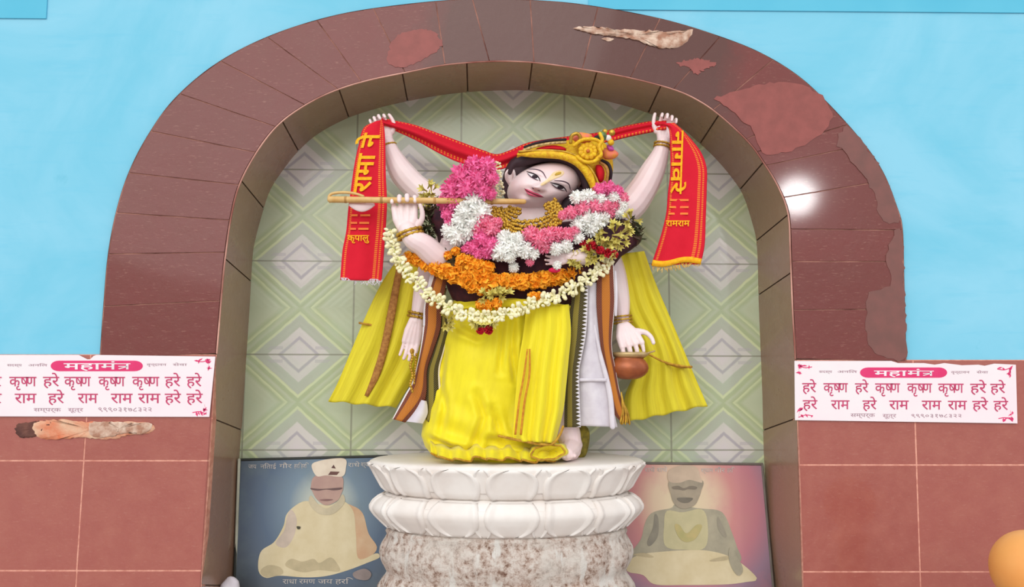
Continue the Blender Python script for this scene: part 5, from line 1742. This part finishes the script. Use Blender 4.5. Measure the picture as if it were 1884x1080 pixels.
for c, lst in PK:
    for x, y, r in lst:
        dpt = -0.175 + 0.115 * min(1.0, (abs(x - 960) / 170.0) ** 1.6)
        if y > 478:
            dpt = -0.150
        dpt += rnd.uniform(-0.008, 0.006)
        place_mesh('bloom', blooms[c][rnd.randrange(2)], gar, P(x, y, dpt), rrot(), r * S(dpt))

mgm = [flower_mesh('marigold', M['pet_marigold'], 64, 1.0, 0.32, 60 + j, core=0.62, cup=0.28, tip=1.0) for j in range(2)]
mg = thing('marigold_garland', 'orange marigold garland looped across the chest below the pink garland', 'garland', P(905, 530, -0.14))
for x, y, r in [(752, 474, 11), (768, 478, 12), (785, 486, 13), (802, 493, 14), (820, 499, 14), (838, 507, 15), (856, 513, 15), (874, 518, 16), (892, 520, 16), (910, 520, 15), (928, 517, 14), (945, 517, 14), (962, 518, 15),
                (980, 517, 15), (998, 515, 15), (1015, 512, 15), (1032, 508, 15), (1048, 503, 14), (1062, 498, 12), (852, 479, 12), (866, 484, 13), (880, 489, 13), (896, 494, 14), (874, 499, 13), (890, 506, 13),
                (846, 492, 10), (868, 528, 11), (886, 531, 12), (903, 528, 11), (838, 462, 8), (824, 470, 8), (884, 560, 9), (897, 562, 10), (914, 558, 10), (980, 546, 9), (992, 545, 8)]:
    dpt = -0.148 + 0.085 * min(1.0, (abs(x - 920) / 165.0) ** 1.5) - (0.012 if y > 540 else 0)
    place_mesh('marigold', mgm[rnd.randrange(2)], mg, P(x, y, dpt), rrot(), r * S(dpt) * 1.12)

# jasmine: one bud mesh, copies in two interlaced strands
bb = MB()
rows = []
for r, z in ((0.10, -1.0), (0.26, -0.8), (0.30, -0.45), (0.24, -0.1), (0.34, 0.25), (0.46, 0.6), (0.36, 0.9), (0.12, 1.08)):
    rows.append([Vector((r * (1 + 0.14 * math.cos(5 * a)) * math.cos(a), r * (1 + 0.14 * math.cos(5 * a)) * math.sin(a), z)) for a in [2 * math.pi * k / 15 for k in range(15)]])
bb.grid(rows, closed_u=True, flip=True)
bb.f += [tuple(range(15)), tuple(range(15 * 7 + 14, 15 * 7 - 1, -1))]
bb.mi += [0, 0]
tmp = bb.build('bud', M['bud'])
bud_me = tmp.data
bpy.data.objects.remove(tmp)
bb = MB()
for k in range(6):
    a = 2 * math.pi * k / 6
    ca, sa = math.cos(a), math.sin(a)
    pts = [Vector((0, 0, -1.0)), Vector((0.10 * ca, 0.10 * sa, -0.2)), Vector((0.30 * ca, 0.30 * sa, 0.5)), Vector((0.75 * ca, 0.75 * sa, 0.85))]
    sd = Vector((-sa, ca, 0))
    w = (0.10, 0.14, 0.26, 0.05)
    bb.grid([[p - sd * q, p + Vector((0, 0, -0.06)), p + sd * q] for p, q in zip(pts, w)])
tmp = bb.build('floret', M['tuberose'])
floret_me = tmp.data
bpy.data.objects.remove(tmp)

jg = thing('jasmine_garland', 'long cream jasmine bud garland hanging lowest across the waist with a red tassel flower', 'garland', P(890, 612, -0.15))
JP = [(718, 424), (721, 450), (733, 478), (750, 502), (770, 522), (792, 545), (815, 560), (845, 575), (880, 582), (910, 583), (945, 574), (975, 561), (1005, 551), (1035, 540), (1060, 527), (1085, 511), (1106, 496),
      (1119, 478), (1127, 458)]
def jY(x):
    return -0.172 + 0.085 * min(1.0, (abs(x - 915) / 195.0) ** 1.7)
js = smooth_path(JP, 47)
string = MB()
string.tube([P(x, y, jY(x)) for x, y in js], 0.0035, 6)
string.build('string', simple('pale_green_string', (200, 200, 130), (170, 176, 96), 0.8, 0.1, scale=60), jg)
def aim(v):
    return Vector(v).to_track_quat('Z', 'Y').to_euler()
for k in range(1, 47):
    (x0, y0), (x1, y1) = js[k - 1], js[k]
    t = Vector((x1 - x0, 0, -(y1 - y0))).normalized()
    nrm = Vector((-t.z, 0, t.x))
    for sgn in (-1, 1):
        dirv = nrm * sgn * 1.0 + Vector((0, -0.7, 0)) + t * rnd.uniform(-0.5, 0.5) + Vector((rnd.uniform(-.3, .3), rnd.uniform(-.3, .3), rnd.uniform(-.3, .3)))
        dirv.normalize()
        p = P((x0 + x1) / 2, (y0 + y1) / 2, jY(x0)) + dirv * 0.010 + t * rnd.uniform(-0.004, 0.004)
        place_mesh('bud', bud_me, jg, p, aim(dirv), 0.0125 * rnd.uniform(0.85, 1.15))
# the small buds between: nobody could count them
fill = MB()
for k in range(1, 47):
    for q in range(6):
        (x0, y0), (x1, y1) = js[k - 1], js[k]
        w_ = rnd.random()
        c = P(lerp(x0, x1, w_) + rnd.uniform(-9, 9), lerp(y0, y1, w_) + rnd.uniform(-8, 8), jY(x0) - rnd.uniform(0.0, 0.012))
        M_ = aim((rnd.uniform(-1, 1), -0.6, rnd.uniform(-1, 1))).to_matrix()
        fill.ell(c, 0.0042, 0.0042, 0.0080, 8, 6, 0, M_)
fo_ = fill.build('small_buds', M['bud'], jg)
fo_['kind'] = 'stuff'
rb_me = flower_mesh('red_flower', M['pet_red'], 60, 1.0, 0.3, 91, core=0.4, cup=0.4, tip=0.8)
place_mesh('tassel_flower', rb_me, jg, P(884, 608, -0.178), rrot(), 0.011)
place_mesh('tassel_flower', rb_me, jg, P(899, 607, -0.18), rrot(), 0.012)
for k in range(7):
    a = -1.2 + 2.4 * k / 6
    d_ = Vector((math.sin(a), -0.5, -math.cos(a) * 0.9)).normalized()
    place_mesh('tassel_floret', floret_me, jg, P(890 + 14 * math.sin(a), 594, -0.178), aim(d_), 0.019)

# tuberose and leaf garland over the shoulders, seen at both sides and in front
tg = thing('tuberose_garland', 'garland of yellow cream florets and dark leaves showing at both shoulders', 'garland', P(1120, 480, -0.08))
spots = []
for cx, cy, rx, ry, n_, Yc in ((1130, 432, 32, 22, 26, -0.10), (1105, 462, 34, 16, 20, -0.12), (1070, 478, 26, 8, 9, -0.13), (790, 352, 16, 14, 9, -0.03), (780, 372, 12, 14, 5, -0.03), (905, 542, 34, 9, 13, -0.158),
                               (822, 590, 12, 12, 6, -0.135), (1160, 402, 14, 12, 6, -0.06)):
    for k in range(n_):
        a, q = rnd.uniform(0, 6.28), math.sqrt(rnd.random())
        x, y = cx + rx * q * math.cos(a), cy + ry * q * math.sin(a)
        d_ = Vector((math.cos(a) * 0.9 + rnd.uniform(-.4, .4), -0.8, -math.sin(a) * 0.9 + rnd.uniform(-.4, .4))).normalized()
        place_mesh('floret', floret_me, tg, P(x, y, Yc - 0.012 * (1 - q) + rnd.uniform(-.006, .006)), aim(d_), rnd.uniform(0.012, 0.017))
lf = MB()
for cx, cy, rx, ry, n_, Yc in ((1160, 432, 22, 20, 70, -0.045), (1150, 412, 22, 16, 30, -0.05), (790, 410, 16, 30, 70, -0.035), (800, 385, 14, 20, 30, -0.03), (838, 470, 24, 14, 26, -0.10), (1092, 462, 20, 12, 30, -0.10)):
    for k in range(n_):
        a, q = rnd.uniform(0, 6.28), math.sqrt(rnd.random())
        p = P(cx + rx * q * math.cos(a), cy + ry * q * math.sin(a), Yc + rnd.uniform(-.012, .008))
        d_ = Vector((rnd.uniform(-1, 1), rnd.uniform(-.9, .1), rnd.uniform(-1, 1))).normalized()
        s_ = d_.cross(Vector((rnd.uniform(-1, 1), rnd.uniform(-1, 1), rnd.uniform(-1, 1)))).normalized()
        l, w = rnd.uniform(0.012, 0.024), rnd.uniform(0.003, 0.005)
        lf.add([p - d_ * l, p + s_ * w + Vector((0, -.002, 0)), p + d_ * l, p - s_ * w], [(0, 1, 2, 3)])
lfo = lf.build('foliage', M['leaf'], tg, smooth=False)
lfo['kind'] = 'stuff'
for x, y, r in ((1090, 452, 9), (1104, 460, 8), (1082, 456, 8), (1118, 466, 9), (1130, 468, 8), (1072, 447, 7)):
    place_mesh('red_flower', rb_me, tg, P(x, y, -0.125), rrot(), r * S(-.1))
# petal that fell on the marigolds
ob = MB()
ob.ell(P(1020, 497, -0.142), 0.016, 0.009, 0.007, 14, 8)
ob.build('rose_petal', simple('hot_pink_petal', (232, 36, 92), (220, 30, 80), 0.6, 0.3), tg)

# cream strand beside the near ear
es = thing('jasmine_strand', 'short cream jasmine strand hanging from the turban beside the ear', 'flower strand', P(918, 362, -0.06))
for k in range(14):
    for q in range(2):
        x, y = lerp(908, 918, k / 13) + q * 7 + rnd.uniform(-2, 2), lerp(298, 360, k / 13) + rnd.uniform(-2, 2)
        d_ = Vector((q * 2 - 1 + rnd.uniform(-.5, .5), -0.8, rnd.uniform(-.6, .6))).normalized()
        place_mesh('bud', bud_me, es, P(x, y, -0.072), aim(d_), 0.0078)

# ================================================================== THE ORANGE KNOB IN THE CORNER
kb = thing('orange_knob', 'smooth round orange knob at the lower right edge of the view', 'knob', Vector((P(1897, 1047, -0.45).x, -0.45, 0)))
kc = P(1897, 1047, -0.45)
kr = 68 * S(-.45)
b = MB()
b.ell(kc, kr, kr, kr * 1.02, 40, 24)
b.build('ball', M['orange_knob'], kb)
b = MB()
n_ = 28
rows = [[Vector((kc.x + r * math.cos(a), kc.y + r * math.sin(a), z)) for a in [2 * math.pi * k / n_ for k in range(n_)]]
        for r, z in ((kr * .45, kc.z - kr * .8), (kr * .42, kc.z - kr * 1.15), (kr * .7, kc.z - kr * 1.25), (kr * .7, kc.z - kr * 1.45), (kr * .5, kc.z - kr * 1.6), (kr * .5, 0.05), (kr * .9, 0.04), (kr * .9, 0.0))]
b.grid(rows, closed_u=True, flip=True)
b.build('post', M['orange_knob'], kb)
